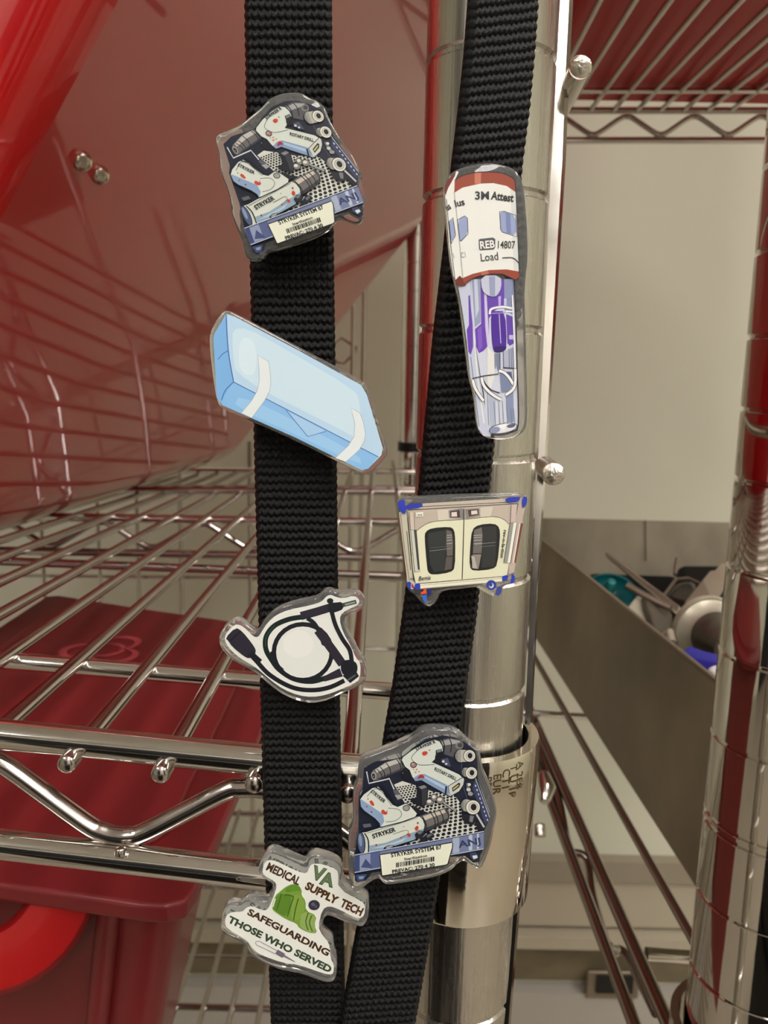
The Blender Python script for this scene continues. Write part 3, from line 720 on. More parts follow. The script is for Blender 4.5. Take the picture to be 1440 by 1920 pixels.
INK = (24, 27, 38)
def tray_pin(conv, Y, outline, oconv, label):
    o0 = oconv(*outline[0]); ps = [oconv(x, y) for x, y in outline]; cx = sum(p[0] for p in ps) / len(ps); cy = sum(p[1] for p in ps) / len(ps)
    t = thing('acrylic_pin', label, 'pin', PY(cx, cy, Y + .0013), 'surgical tray pins')
    acrylic_body(outline, oconv, Y, .0027, t); backing(outline, oconv, Y, .0027, t)
    A = Art(conv, Y)
    # tray interior
    A.poly([(235, 450), (330, 395), (560, 365), (640, 285), (760, 205), (900, 175), (1000, 190), (1090, 235), (1175, 300), (1195, 400), (1195, 540), (1297, 870), (1245, 992), (1245, 1130), (1215, 1190), (1210, 1240), (1160, 1250), (1085, 1190), (960, 1200), (400, 1320), (300, 1335), (250, 1400), (180, 1415), (160, 1400), (155, 1190), (190, 1000), (195, 700), (225, 640)], (31, 36, 52))
    A.line([(1060, 330), (1060, 560), (1200, 1000)], 6, (70, 80, 120))
    A.poly([(1178, 540), (1297, 865), (1262, 930), (1150, 620)], (54, 62, 96))
    for k in range(9): A.ell(1178 + k * 12.5, 600 + k * 36, 5, 10, (205, 212, 222), -18, 10)
    A.line([(1176, 535), (1297, 868)], 5, (190, 198, 215))
    # perforated mesh floor
    mp_ = [(490, 590), (560, 560), (680, 600), (820, 650), (1000, 680), (1060, 760), (1060, 860), (1180, 920), (1200, 1000), (560, 1110), (640, 1070), (800, 980), (940, 880), (700, 800), (580, 745)]
    A.poly(mp_, (206, 208, 198))
    def inside(x, y, pg):
        r_ = False
        for i in range(len(pg)):
            (x1, y1), (x2, y2) = pg[i - 1], pg[i]
            if (y1 > y) != (y2 > y) and x < (x2 - x1) * (y - y1) / (y2 - y1) + x1: r_ = not r_
        return r_
    A.lv += 1; lv = A.lv
    yy = 565.0; row = 0
    while yy < 1110:
        sz = 9 + (yy - 565) * .018; stp = sz * 2.65
        xx = 470 + (row % 2) * stp / 2
        while xx < 1220:
            if inside(xx, yy - (xx - 800) * .18 + 0, mp_): A.lv = lv; A.ell(xx, yy - (xx - 800) * .18, sz, sz * .8, INK, -15, 8)
            xx += stp
        yy += sz * 1.95; row += 1
    A.lv = lv + 2
    # wire clip
    A.line([(258, 480), (278, 580), (450, 540), (490, 630)], 11, (205, 210, 215))
    A.line([(350, 610), (400, 660)], 12, (190, 195, 200)); A.line([(380, 600), (480, 745)], 26, INK)
    # upper drill
    A.poly([(480, 640), (520, 630), (560, 700), (520, 725)], (90, 92, 98)); A.poly([(495, 680), (540, 675), (560, 705), (520, 715)], (160, 160, 160))
    A.ell(598, 512, 56, 52, (22, 24, 32)); A.ell(585, 485, 26, 14, (140, 145, 160), -20); A.poly([(560, 470), (620, 470), (650, 560), (580, 560)], (26, 29, 40))
    A.poly([(298, 500), (312, 470), (420, 400), (520, 372), (560, 375), (585, 440), (560, 462), (440, 512), (360, 548), (318, 558), (300, 540)], (104, 102, 102))
    A.poly([(330, 465), (420, 405), (520, 374), (545, 376), (552, 400), (440, 440), (345, 490)], (186, 184, 178))
    A.poly([(350, 540), (440, 500), (560, 450), (572, 462), (440, 515), (360, 548)], (66, 66, 72))
    for x0, y0, x1, y1 in ((345, 460, 390, 532), (372, 440, 412, 522), (420, 402, 462, 502), (510, 375, 548, 466), (530, 372, 565, 458)): A.line([(x0, y0), ((x0 + x1) / 2 + 12, (y0 + y1) / 2), (x1, y1)], 7, INK, 3)
    A.ell(318, 515, 22, 34, (150, 146, 138), -10); A.ell(317, 518, 13, 22, INK, -10); A.ell(315, 522, 5, 9, (120, 120, 130), -10)
    A.poly([(870, 215), (960, 195), (1060, 215), (1078, 250), (1060, 290), (1000, 320), (990, 360), (905, 330)], (84, 84, 88))
    A.poly([(890, 225), (960, 205), (1050, 222), (1040, 240), (900, 262)], (160, 160, 158)); A.line([(955, 200), (975, 250), (965, 320)], 8, INK, 3); A.line([(890, 200), (915, 260), (905, 330)], 9, INK, 3)
    A.ell(1040, 262, 34, 30, (120, 118, 114)); A.ell(1046, 258, 20, 18, (66, 66, 70))
    body = [(545, 370), (640, 296), (740, 240), (830, 207), (875, 222), (900, 262), (905, 312), (870, 312), (842, 345), (838, 378), (810, 398), (860, 418), (1040, 500), (1082, 540), (1078, 590), (1040, 650), (960, 692), (930, 676), (780, 592), (720, 556), (668, 566), (640, 525), (618, 470), (580, 440)]
    A.poly(body, (206, 214, 204), 1)
    A.poly([(720, 560), (668, 566), (652, 535), (700, 505), (745, 500), (930, 590), (955, 610), (950, 690), (925, 672), (780, 590)], (128, 152, 188))
    A.poly([(720, 520), (760, 520), (930, 610), (935, 640), (860, 600)], (168, 188, 210))
    A.line(body, 9, INK, 0, True)
    A.line([(830, 215), (760, 250), (690, 300), (640, 355), (650, 390), (710, 425), (830, 420)], 5, (70, 80, 95), 3)
    A.poly([(946, 604), (1070, 528), (1084, 548), (1076, 592), (1040, 648), (962, 690)], (196, 200, 196)); A.line([(946, 604), (1070, 528), (1084, 548), (1076, 592), (1040, 648), (962, 690)], 6, INK, 0, True)
    A.poly([(978, 618), (1038, 572), (1050, 584), (1040, 612), (985, 652)], (40, 42, 44)); A.poly([(985, 625), (1032, 590), (1036, 600), (992, 636)], (186, 180, 96))
    A.line([(930, 605), (925, 668)], 14, INK)
    A.poly([(842, 300), (892, 288), (898, 360), (868, 392), (842, 380)], (26, 28, 36)); A.poly([(850, 302), (888, 293), (886, 312), (852, 322)], (120, 125, 135))
    A.ell(654, 424, 28, 26, INK); A.ell(654, 424, 22, 20, (158, 118, 116)); A.ell(648, 418, 9, 7, (196, 160, 156))
    RB = (190, 66, 52)
    A.poly([(722, 322), (748, 306), (776, 314), (766, 340), (736, 348)], RB, 1); A.ell(790, 300, 7, 5, RB)
    A.poly([(680, 546), (712, 502), (738, 510), (750, 540), (720, 530)], (168, 50, 50), 1)
    for x, y, r_ in ((680, 462, 8), (700, 480, 7), (672, 486, 9), (655, 462, 6)): A.ell(x, y, r_, r_ * .7, (200, 110, 96), 0, 10)
    A.text('STRYKER R', 676, 302, 36, -21, INK, .03, fit=180); A.text('ROTARY DRILL', 826, 466, 38, 26, INK, .03, fit=205)
    # sockets on the right
    for kx, ky, ox, oy, r_, kr in ((1052, 348, 1126, 348, 48, 46), (1092, 485, 1142, 492, 48, 30), (1100, 765, 1156, 782, 58, 44)):
        A.ell(kx, ky, kr + 5, kr + 14, INK); A.ell(kx, ky, kr, kr + 8, (150, 150, 144))
        for k in range(7): A.line([(kx - kr + 4, ky - kr + 6 + k * kr * .3), (kx - kr + 20, ky - kr + 10 + k * kr * .3)], 4, INK)
        A.poly([(kx, ky - kr - 6), (ox, oy - r_), (ox, oy + r_), (kx, ky + kr + 6)], (176, 176, 168)); A.ell(ox, oy, r_ + 5, r_ + 7, INK); A.ell(ox, oy, r_, r_ + 1, (214, 214, 202))
        A.ell(ox + 3, oy, r_ * .72, r_ * .76, (150, 148, 140)); A.ell(ox + 4, oy, r_ * .62, r_ * .66, (206, 204, 192)); A.ell(ox + 5, oy - 2, r_ * .42, r_ * .5, INK)
    A.poly([(1065, 840), (1180, 848), (1190, 880), (1160, 930), (1095, 920), (1062, 880)], (30, 32, 42)); A.poly([(1130, 850), (1165, 856), (1150, 910), (1125, 900)], (120, 122, 130))
    A.line([(1185, 840), (1250, 950)], 16, (186, 190, 192)); A.line([(1190, 900), (1225, 985)], 24, INK)
    A.line([(1112, 575), (1120, 640), (1150, 680)], 26, (110, 112, 116), 3); A.ell(1124, 590, 14, 12, (206, 208, 206)); A.ell(1118, 632, 18, 14, (196, 196, 192)); A.ell(1134, 668, 22, 16, (150, 150, 150))
    A.poly([(885, 375), (945, 365), (970, 440), (920, 430)], (70, 76, 100)); A.ell(905, 395, 12, 10, (206, 208, 206)); A.ell(930, 415, 10, 8, (206, 208, 206))
    # block and connectors
    A.poly([(680, 600), (745, 588), (775, 612), (775, 745), (730, 785), (640, 740), (620, 710), (680, 700)], (27, 29, 38)); A.poly([(694, 608), (744, 594), (768, 612), (722, 630)], (128, 132, 136)); A.poly([(722, 634), (768, 616), (766, 740), (728, 770)], (52, 55, 64))
    for x, y, rx, ry in ((792, 738, 30, 26), (830, 700, 26, 28), (880, 722, 32, 28)): A.ell(x, y, rx + 5, ry + 5, INK); A.ell(x, y, rx, ry, (128, 126, 124)); A.ell(x - 5, y - 7, rx * .6, ry * .5, (216, 214, 204))
    A.line([(905, 740), (1020, 822)], 22, INK); A.line([(905, 740), (1012, 814)], 12, (170, 170, 164))
    A.poly([(668, 770), (740, 830), (690, 840), (650, 790)], (32, 34, 42))
    # lower drill
    A.poly([(700, 856), (800, 825), (920, 786), (955, 812), (962, 850), (945, 900), (860, 945), (755, 985)], (108, 106, 104)); A.poly([(712, 865), (800, 836), (915, 800), (925, 826), (815, 866), (730, 900)], (196, 188, 172)); A.poly([(745, 960), (850, 918), (945, 872), (940, 905), (860, 945), (755, 985)], (58, 58, 62))
    for x0, y0, x1, y1 in ((722, 850, 765, 975), (800, 826, 838, 952), (825, 816, 862, 940), (872, 802, 905, 922), (922, 788, 946, 900)): A.line([(x0, y0), ((x0 + x1) / 2 + 14, (y0 + y1) / 2), (x1, y1)], 8, INK, 3)
    barrel = [(215, 992), (260, 985), (480, 915), (700, 852), (735, 880), (752, 930), (742, 985), (665, 1058), (500, 1110), (400, 1140), (290, 1172), (205, 1172), (188, 1110), (188, 1030)]
    A.poly(barrel, (208, 214, 202), 1); A.poly([(285, 1165), (280, 1105), (420, 1080), (600, 1010), (745, 960), (735, 990), (665, 1056), (480, 1115)], (140, 164, 186)); A.poly([(300, 1130), (480, 1080), (600, 1036), (560, 1070), (400, 1120)], (176, 194, 204))
    A.line(barrel, 9, INK, 0, True)
    grip = [(200, 715), (230, 672), (320, 606), (392, 640), (425, 690), (480, 758), (520, 775), (590, 745), (636, 775), (700, 852), (560, 905), (375, 952), (366, 920), (330, 880), (235, 812), (205, 775)]
    A.poly(grip, (208, 214, 204), 1); A.poly([(200, 722), (215, 715), (395, 838), (408, 900), (375, 952), (366, 920), (330, 880), (235, 812), (205, 775)], (136, 160, 192)); A.line(grip, 9, INK, 0, True)
    A.line([(262, 690), (330, 625), (390, 655), (450, 740), (470, 770)], 5, (90, 96, 106), 3); A.line([(440, 790), (530, 800), (552, 850), (500, 895), (420, 905)], 5, (90, 96, 106), 3)
    A.line([(370, 600), (410, 640), (480, 750)], 14, INK, 3)
    A.ell(593, 788, 31, 26, INK); A.ell(593, 788, 25, 20, (150, 152, 148))
    for q in (((278, 728), (308, 722), (328, 772), (298, 766)), ((374, 820), (398, 796), (412, 814), (442, 830), (412, 850)), ((658, 962), (688, 930), (700, 962), (680, 985)), ((600, 1000), (632, 1004), (626, 1034), (606, 1030)), ((540, 1030), (556, 1034), (548, 1052))): A.poly(q, RB, 1)
    for x, y, r_ in ((270, 712, 5), (430, 815, 5), (572, 945, 4), (340, 1100, 8), (260, 775, 6), (300, 820, 7), (690, 915, 8)): A.ell(x, y, r_, r_ * 1.2, (150, 70, 70), 0, 10)
    A.ell(214, 1082, 34, 92, INK, -5); A.ell(212, 1082, 28, 85, (78, 92, 126), -5); A.ell(206, 1060, 14, 52, (128, 146, 178), -5)
    A.line([(240, 1000), (272, 1060), (275, 1165)], 10, INK, 3); A.line([(262, 1000), (480, 935), (690, 868)], 4, (90, 96, 106)); A.line([(480, 1010), (590, 975), (610, 1000), (540, 1040)], 4, (90, 96, 106), 3)
    A.text('STRYKER', 288, 652, 40, 39, INK, .03, fit=150); A.text('STRYKER', 312, 1046, 52, -18, INK, .035, fit=205)
    A.poly([(664, 1010), (700, 975), (745, 985), (752, 1010), (718, 1048), (672, 1040)], (34, 36, 44)); A.poly([(680, 992), (712, 978), (735, 990), (705, 1012)], (110, 114, 122))
    A.poly([(690, 1078), (760, 1010), (800, 995), (828, 1012), (810, 1045), (720, 1088)], (30, 32, 40)); A.poly([(762, 1020), (798, 1002), (812, 1015), (775, 1040)], (100, 104, 112))
    A.ell(445, 1122, 46, 20, (30, 32, 40), -18); A.ell(450, 1115, 32, 10, (150, 156, 162), -18)
    A.poly([(225, 925), (290, 918), (300, 945), (235, 955)], (96, 98, 104))
    # front band
    A.poly([(155, 1187), (1247, 985), (1247, 1132), (158, 1335)], (112, 124, 158))
    for x0, x1, c in ((158, 200, (60, 72, 116)), (200, 290, (140, 152, 182)), (290, 372, (84, 96, 138)), (985, 1040, (160, 172, 196)), (1120, 1150, (180, 190, 208)), (1190, 1205, (190, 200, 214))):
        g = lambda x: 1187 - (x - 155) * .185
        A.poly([(x0, g(x0) + 8), (x1, g(x1) + 8), (x1, g(x1) + 138), (x0, g(x0) + 138)], c)
    A.poly([(210, 1290), (250, 1215), (300, 1275), (300, 1295)], (66, 78, 118))
    A.text('ANJ', 1040, 1122, 78, -10, (50, 60, 98), .03, fit=185)
    A.line([(155, 1185), (1247, 985)], 6, (196, 204, 220)); A.line([(157, 1333), (1245, 1132)], 6, (188, 198, 214)); A.line([(155, 1192), (1247, 992)], 4, INK)
    A.poly([(1130, 1165), (1180, 1160), (1205, 1205), (1165, 1232), (1130, 1200)], (54, 66, 96)); A.poly([(1150, 1190), (1190, 1185), (1195, 1208), (1160, 1220)], (206, 212, 218))
    A.poly([(165, 1350), (260, 1345), (235, 1400), (180, 1410)], (56, 70, 108)); A.poly([(190, 1365), (240, 1362), (228, 1385), (196, 1390)], (130, 146, 176))
    o_ = A.build('printed_picture', t); dup_back(o_, .0027)
    B = Art(conv, Y); B.lv = A.lv + 2
    lab = [(372, 1182), (978, 1078), (985, 1088), (982, 1120), (945, 1255), (930, 1268), (398, 1360), (386, 1352), (370, 1195)]
    B.poly(lab, (226, 228, 208), 1); B.line(lab, 8, INK, 0, True)
    B.text('STRYKER SYSTEM 87', 465, 1204, 48, -9.5, INK, .035, fit=435)
    B.text('Sterilization', 576, 1231, 30, -9.5, INK, .03, fit=196)
    x = 505
    rnd = random.Random(7)
    while x < 822:
        w_ = rnd.choice((5, 6, 9, 12)); g = 1290 - (x - 505) * .165
        B.poly([(x, g - 40), (x + w_, g - 41), (x + w_, g - 2), (x, g)], INK); x += w_ + rnd.choice((4, 5, 7))
    B.text('PREVAC: 270 4 30', 475, 1340, 42, -9.5, INK, .03, fit=365)
    ob = B.build('name_label', t); ob['label'] = 'cream text label with barcode'
    return t
def Z(x0, y0, s): return lambda x, y: (x0 + x / s, y0 + y / s)
c6 = Z(630, 1340, 4.5)
out6 = [(640, 205), (700, 150), (760, 122), (870, 122), (960, 130), (1020, 150), (1070, 190), (1120, 240), (1180, 280), (1218, 340), (1232, 410), (1245, 490), (1290, 580), (1330, 690), (1358, 790), (1355, 870), (1330, 980), (1312, 1100), (1275, 1200), (1240, 1285), (1205, 1312), (1150, 1290), (1085, 1235), (1035, 1250), (975, 1320), (850, 1372), (700, 1402), (560, 1425), (440, 1442), (395, 1425), (365, 1385), (315, 1400), (255, 1445), (200, 1492), (145, 1505), (120, 1450), (108, 1380), (103, 1200), (100, 1010), (125, 950), (148, 860), (138, 740), (145, 640), (172, 575), (185, 520), (185, 430), (215, 370), (300, 345), (400, 305), (500, 268), (580, 228)]
tray_pin(c6, .1405, out6, c6, 'clear acrylic pin picturing a surgical drill tray, on the right strap beside the collar')
AF = ((.93662, .3421, -712.91), (-.15631, .94889, -989.42))
AFF = None
def c1f(x, y):
    px, py = c6(x, y); dx, dy = px - 777, py - 1508
    # rotate and foreshorten about the tray centre
    return (531.5 + .9366 * dx + .1563 * dy + 0.0, 320 - .3421 * dx * 0 + 0)
import itertools
SRC = [(712, 1602), (847.8, 1579), (889, 1513), (881, 1417), (701, 1454), (673, 1584), (664, 1633)]
DST = [(501.6, 420), (623, 378), (636, 307), (597, 216), (442.6, 283), (455.6, 405), (470, 457)]
def affine(src, dst):
    n = len(src); mx = sum(p[0] for p in src) / n; my = sum(p[1] for p in src) / n; ux = sum(p[0] for p in dst) / n; uy = sum(p[1] for p in dst) / n
    sxx = sum((p[0] - mx) ** 2 for p in src); syy = sum((p[1] - my) ** 2 for p in src); sxy = sum((p[0] - mx) * (p[1] - my) for p in src); D = sxx * syy - sxy * sxy
    def sol(k, u):
        a = sum((p[0] - mx) * (q[k] - u) for p, q in zip(src, dst)); b_ = sum((p[1] - my) * (q[k] - u) for p, q in zip(src, dst))
        return ((a * syy - b_ * sxy) / D, (b_ * sxx - a * sxy) / D)
    A_, B_ = sol(0, ux), sol(1, uy)
    return lambda x, y: (ux + A_[0] * (x - mx) + A_[1] * (y - my), uy + B_[0] * (x - mx) + B_[1] * (y - my))
af = affine(SRC, DST)
z1 = Z(380, 150, 4.235)
out1 = [(110, 430), (200, 400), (300, 350), (370, 290), (460, 220), (520, 150), (600, 110), (700, 92), (790, 98), (850, 140), (920, 165), (975, 220), (1000, 300), (1040, 370), (1090, 460), (1180, 580), (1240, 680), (1265, 780), (1290, 900), (1280, 1000), (1275, 1090), (1240, 1140), (1170, 1120), (1100, 1090), (1050, 1110), (1000, 1180), (900, 1240), (700, 1310), (580, 1345), (520, 1350), (480, 1400), (430, 1435), (370, 1430), (335, 1390), (320, 1290), (270, 1180), (225, 1060), (220, 960), (190, 850), (140, 740), (130, 600), (100, 490)]
tray_pin(lambda x, y: af(*c6(x, y)), .1438, out1, z1, 'clear acrylic pin picturing a surgical drill tray, topmost on the left strap')

# --- blue wrapped package pin
cv = Z(370, 560, 3.789); Y = .1438
outl = [(165, 100), (205, 80), (255, 96), (700, 335), (1150, 570), (1210, 630), (1270, 830), (1352, 1080), (1345, 1125), (1245, 1230), (1190, 1247), (1140, 1235), (700, 1010), (180, 785), (135, 740), (100, 500), (80, 290), (98, 210)]
t = thing('acrylic_pin', 'clear edged pin picturing a pale blue wrapped package with two white tapes', 'pin', PY(558, 735, Y + .001))
acrylic_body(outl, cv, Y, .0025, t); backing(outl, cv, Y, .0025, t)
A = Art(cv, Y)
A.poly([(205, 108), (262, 126), (700, 358), (1165, 615), (1205, 685), (1317, 1060), (1308, 1110), (1212, 1208), (1165, 1218), (700, 988), (178, 757), (138, 700), (113, 280), (120, 252)], (196, 222, 242))
A.poly([(205, 110), (220, 370), (258, 592), (172, 724), (178, 757), (138, 700), (113, 280), (120, 252)], (128, 182, 232))
A.poly([(205, 112), (262, 126), (700, 358), (1165, 615), (1205, 685), (1312, 1065), (1286, 1124), (258, 592), (220, 370)], (186, 216, 240))
A.poly([(250, 150), (700, 400), (1120, 650), (1150, 720), (1170, 900), (1180, 1020), (1000, 920), (280, 560), (250, 400)], (204, 228, 242), 2)
A.poly([(300, 260), (420, 300), (420, 560), (290, 520)], (214, 234, 244), 2)
A.poly([(258, 594), (1286, 1126), (1212, 1208), (1165, 1218), (700, 988), (178, 757), (172, 724)], (138, 190, 236))
A.poly([(300, 680), (700, 870), (1150, 1110), (1170, 1190), (700, 965), (260, 770)], (156, 202, 240), 1)
A.poly([(630, 792), (785, 980), (915, 942)], (168, 206, 240))
BL = (44, 88, 170)
A.line([(205, 112), (220, 370), (258, 592)], 6, BL, 4); A.line([(258, 592), (1286, 1124)], 5, BL); A.line([(258, 592), (200, 650), (172, 722)], 5, BL, 4); A.line([(220, 370), (180, 392), (148, 432)], 4, BL, 4)
A.line([(630, 792), (785, 980), (915, 942)], 5, (70, 115, 190))
for tp_ in ([(428, 402), (505, 445), (518, 520), (522, 600), (514, 655), (478, 725), (386, 848), (313, 812), (385, 725), (425, 655), (440, 580), (438, 500)], [(1090, 775), (1155, 812), (1180, 880), (1194, 960), (1186, 1010), (1150, 1075), (1055, 1160), (980, 1132), (1072, 1045), (1112, 980), (1120, 890), (1104, 830)]):
    A.poly(tp_, (226, 234, 236)); A.line(tp_, 3, (150, 170, 184), 0, True)
A.build('printed_picture', t)

# --- light cable pin
cv = Z(380, 1080, 4.235); Y = .1438
outl = [(1010, 108), (1050, 128), (1100, 132), (1200, 120), (1250, 138), (1288, 190), (1282, 240), (1240, 288), (1150, 312), (1118, 345), (1140, 430), (1200, 530), (1240, 620), (1290, 680), (1303, 780), (1290, 845), (1220, 892), (1120, 932), (1000, 992), (880, 1017), (770, 1002), (640, 952), (520, 862), (420, 772), (330, 722), (250, 682), (170, 612), (128, 540), (128, 470), (170, 400), (230, 348), (280, 343), (340, 378), (400, 430), (430, 450), (455, 410), (490, 350), (560, 282), (640, 240), (740, 210), (850, 188), (920, 168), (960, 118)]
t = thing('acrylic_pin', 'white acrylic pin picturing a coiled black endoscope cable', 'pin', PY(548, 1212, Y + .001))
acrylic_body(outl, cv, Y, .0025, t); backing(outl, cv, Y, .0025, t)
A = Art(cv, Y)
A.poly([(172, 490), (205, 430), (255, 385), (300, 388), (350, 425), (400, 480), (440, 488), (470, 440), (515, 370), (580, 312), (680, 268), (860, 232), (945, 205), (985, 158), (1020, 148), (1060, 168), (1120, 178), (1200, 155), (1245, 185), (1240, 225), (1180, 254), (1110, 290), (1085, 340), (1110, 440), (1180, 560), (1215, 650), (1255, 690), (1250, 820), (1200, 855), (1100, 900), (980, 945), (870, 962), (760, 948), (640, 900), (530, 820), (430, 730), (330, 672), (250, 615), (190, 548)], (226, 228, 222), 1)
K = (30, 32, 40); K2 = (46, 42, 54); G = (24, 40, 36)
A.line([(395, 640), (440, 690), (520, 775), (640, 853), (760, 898), (900, 905), (1020, 880), (1125, 830)], 36, K, 4)
A.line([(790, 325), (680, 345), (570, 395), (505, 480), (502, 580), (550, 670), (610, 745), (720, 815), (850, 838), (960, 815), (1085, 770)], 40, G, 5)
A.ell(795, 605, 248, 240, K); A.ell(795, 605, 212, 204, (222, 226, 220)); A.ell(760, 540, 120, 110, (228, 230, 226))
A.line([(545, 600), (545, 660), (640, 745)], 16, K)
A.line([(780, 318), (900, 285), (1020, 248)], 66, K2); A.poly([(985, 215), (1060, 210), (1110, 205), (1120, 262), (1065, 285), (1000, 300)], K, 1); A.ell(1012, 198, 26, 22, K)
A.line([(1110, 232), (1220, 204)], 32, (60, 72, 66)); A.line([(1130, 228), (1210, 208)], 12, (150, 165, 155))
A.line([(1025, 285), (1055, 390), (1110, 500), (1168, 590), (1185, 690)], 34, K, 5)
A.line([(830, 335), (885, 375), (930, 450)], 34, K, 3); A.line([(915, 430), (1040, 600), (1110, 700)], 70, K2); A.ell(965, 525, 26, 30, K2)
A.poly([(1095, 690), (1150, 660), (1215, 680), (1232, 720), (1225, 770), (1150, 800), (1100, 770)], K, 1); A.poly([(1110, 790), (1215, 750), (1242, 795), (1172, 850)], K, 0); A.line([(1150, 830), (1215, 785)], 12, (90, 92, 100))
A.line([(960, 820), (1100, 765)], [40, 70], K2)
A.poly([(178, 492), (262, 408), (312, 436), (392, 535), (425, 590), (415, 622), (372, 657), (332, 642), (232, 560), (208, 520)], K2, 1); A.line([(215, 515), (300, 440)], 8, (18, 18, 22)); A.line([(375, 612), (455, 685)], 50, K)
A.line([(500, 560), (505, 480), (570, 395)], 6, (60, 84, 72), 4)
A.build('printed_picture', t)

# --- supply tech pin
cv = Z(390, 1570, 4.364); Y = .1432
outl = [(430, 200), (470, 140), (520, 108), (575, 122), (760, 205), (795, 215), (815, 165), (865, 138), (950, 158), (1060, 200), (1098, 255), (1098, 385), (1290, 472), (1320, 520), (1312, 670), (1275, 732), (1230, 738), (1100, 690), (990, 640), (950, 660), (922, 760), (985, 820), (1022, 850), (1028, 960), (1052, 1010), (1052, 1140), (1020, 1192), (950, 1192), (740, 1112), (600, 1092), (420, 1022), (340, 962), (310, 880), (120, 792), (100, 740), (110, 640), (140, 568), (190, 548), (265, 568), (300, 520), (360, 490), (430, 515), (475, 530), (500, 500), (540, 395), (485, 360), (420, 310), (410, 260)]
t = thing('acrylic_pin', 'white lettered acrylic pin with green supply bundles, lowest on the left strap', 'pin', PY(552, 1720, Y + .001))
acrylic_body(outl, cv, Y, .0027, t); backing(outl, cv, Y, .0027, t)
A = Art(cv, Y)
A.poly([(448, 250), (465, 205), (500, 182), (560, 195), (740, 282), (810, 298), (830, 235), (870, 212), (960, 225), (1050, 262), (1068, 300), (1065, 420), (1262, 525), (1285, 560), (1280, 640), (1240, 665), (1190, 650), (1080, 592), (990, 560), (935, 590), (900, 730), (935, 800), (995, 870), (1002, 990), (1030, 1040), (1028, 1110), (1000, 1125), (940, 1112), (740, 1042), (620, 1030), (410, 955), (350, 890), (322, 845), (150, 745), (138, 690), (150, 640), (200, 608), (280, 612), (318, 572), (360, 560), (450, 600), (492, 590), (530, 500), (565, 400), (545, 360), (480, 325), (445, 295)], (228, 230, 222), 1)
GT = (98, 122, 84); BT = (66, 44, 26); DG = (62, 84, 60)
A.text('V', 845, 332, 150, 18, (60, 72, 56), .055); A.text('V', 850, 328, 140, 18, GT, .03); A.text('A', 918, 378, 145, 16, (60, 72, 56), .055); A.text('A', 925, 374, 135, 16, GT, .03)
A.text('MEDICAL', 470, 262, 92, 26, BT, .04, fit=300); A.text('SUPPLY', 790, 418, 88, 27, (74, 50, 20), .05, fit=290); A.text('TECH', 1078, 560, 92, 26, (78, 48, 30), .045, fit=190)
A.text('SAFEGUARDING', 318, 628, 74, 27.5, BT, .04, fit=745)
A.text('THOSE WHO SERVED', 160, 690, 76, 26.6, (34, 46, 34), .045, fit=935)
A.text('THOSE WHO SERVED', 163, 688, 70, 26.6, DG, .0, fit=930)
A.poly([(640, 402), (695, 380), (745, 392), (770, 440), (762, 470), (800, 520), (798, 600), (890, 640), (870, 720), (897, 785), (825, 782), (745, 742), (725, 705), (640, 672), (560, 620), (518, 582), (545, 480), (605, 430)], (116, 152, 62), 1)
A.poly([(622, 430), (690, 385), (750, 400), (762, 440), (700, 440), (650, 455)], (96, 140, 44), 1)
A.poly([(560, 470), (640, 460), (690, 480), (650, 660), (560, 610), (525, 575)], (92, 132, 46), 1); A.poly([(700, 470), (760, 470), (795, 530), (780, 640), (720, 690), (670, 660)], (126, 160, 66), 1); A.poly([(770, 600), (885, 645), (868, 720), (890, 780), (800, 770), (745, 720)], (142, 168, 92), 1)
for l_ in ([(600, 460), (580, 540), (560, 600)], [(700, 490), (670, 580), (650, 650)], [(740, 500), (715, 590), (700, 680)], [(820, 620), (800, 690), (820, 760)], [(850, 640), (830, 700), (855, 770)], [(625, 480), (650, 470), (700, 485)]): A.line(l_, 9, (64, 96, 34), 4)
A.line([(550, 500), (530, 570)], 12, (214, 226, 190))
A.ell(868, 555, 47, 42, (52, 52, 62)); A.ell(860, 548, 16, 14, (96, 96, 112)); A.ell(882, 566, 12, 12, (84, 84, 100))
A.line([(395, 852), (420, 850), (560, 925), (548, 952), (400, 882), (388, 865)], 6, (140, 140, 150), 0, True)
A.line([(560, 935), (620, 970)], 40, (112, 104, 118)); A.line([(620, 968), (712, 1020)], [18, 6], (120, 116, 128))
dup_back(A.build('printed_picture', t), .0027)

# --- indicator vial pin
za = Z(800, 280, 6.0); zb_ = Z(820, 550, 6.4); idn = lambda x, y: (x, y); Y = .1385
outl = [(832, 363), (833, 345), (841, 328), (855, 318), (875, 311), (900, 306), (925, 305), (950, 310), (967, 318), (977, 333), (983, 355), (987, 397), (990, 447), (990, 488), (986, 520), (984, 560), (986, 597), (987, 659), (990, 784), (985, 808), (968, 820), (945, 825), (917, 823), (903, 816), (895, 800), (889, 737), (881, 714), (876, 675), (870, 628), (864, 581), (859, 553), (852, 527), (845, 497), (840, 447), (836, 405)]
t = thing('acrylic_pin', 'tall clear pin picturing a brown capped indicator vial with purple inside', 'pin', PY(915, 560, Y + .001))
acrylic_body(outl, idn, Y, .0028, t); backing([(900, 420), (920, 440), (880, 440)], idn, Y, .0028, t)
A = Art(idn, Y)
def pa(l_): return [za(*q) for q in l_]
def pb(l_): return [zb_(*q) for q in l_]
WH = (232, 233, 228); BRN = (150, 66, 46); BRD = (112, 44, 32); LV = (196, 202, 222); PU = (104, 66, 176); PD = (76, 36, 150); PDK = (46, 20, 102)
A.poly(pb([(235, -170), (300, 200), (350, 560), (395, 1000), (440, 1160), (490, 1620), (560, 1712), (640, 1722), (640, 1640), (560, 1300), (510, 1000), (440, 500), (395, -170)]), LV)
A.poly(pb([(372, 30), (392, 20), (405, 200), (425, 380), (430, 640), (402, 738), (372, 700), (352, 440), (380, 380)]), PU)
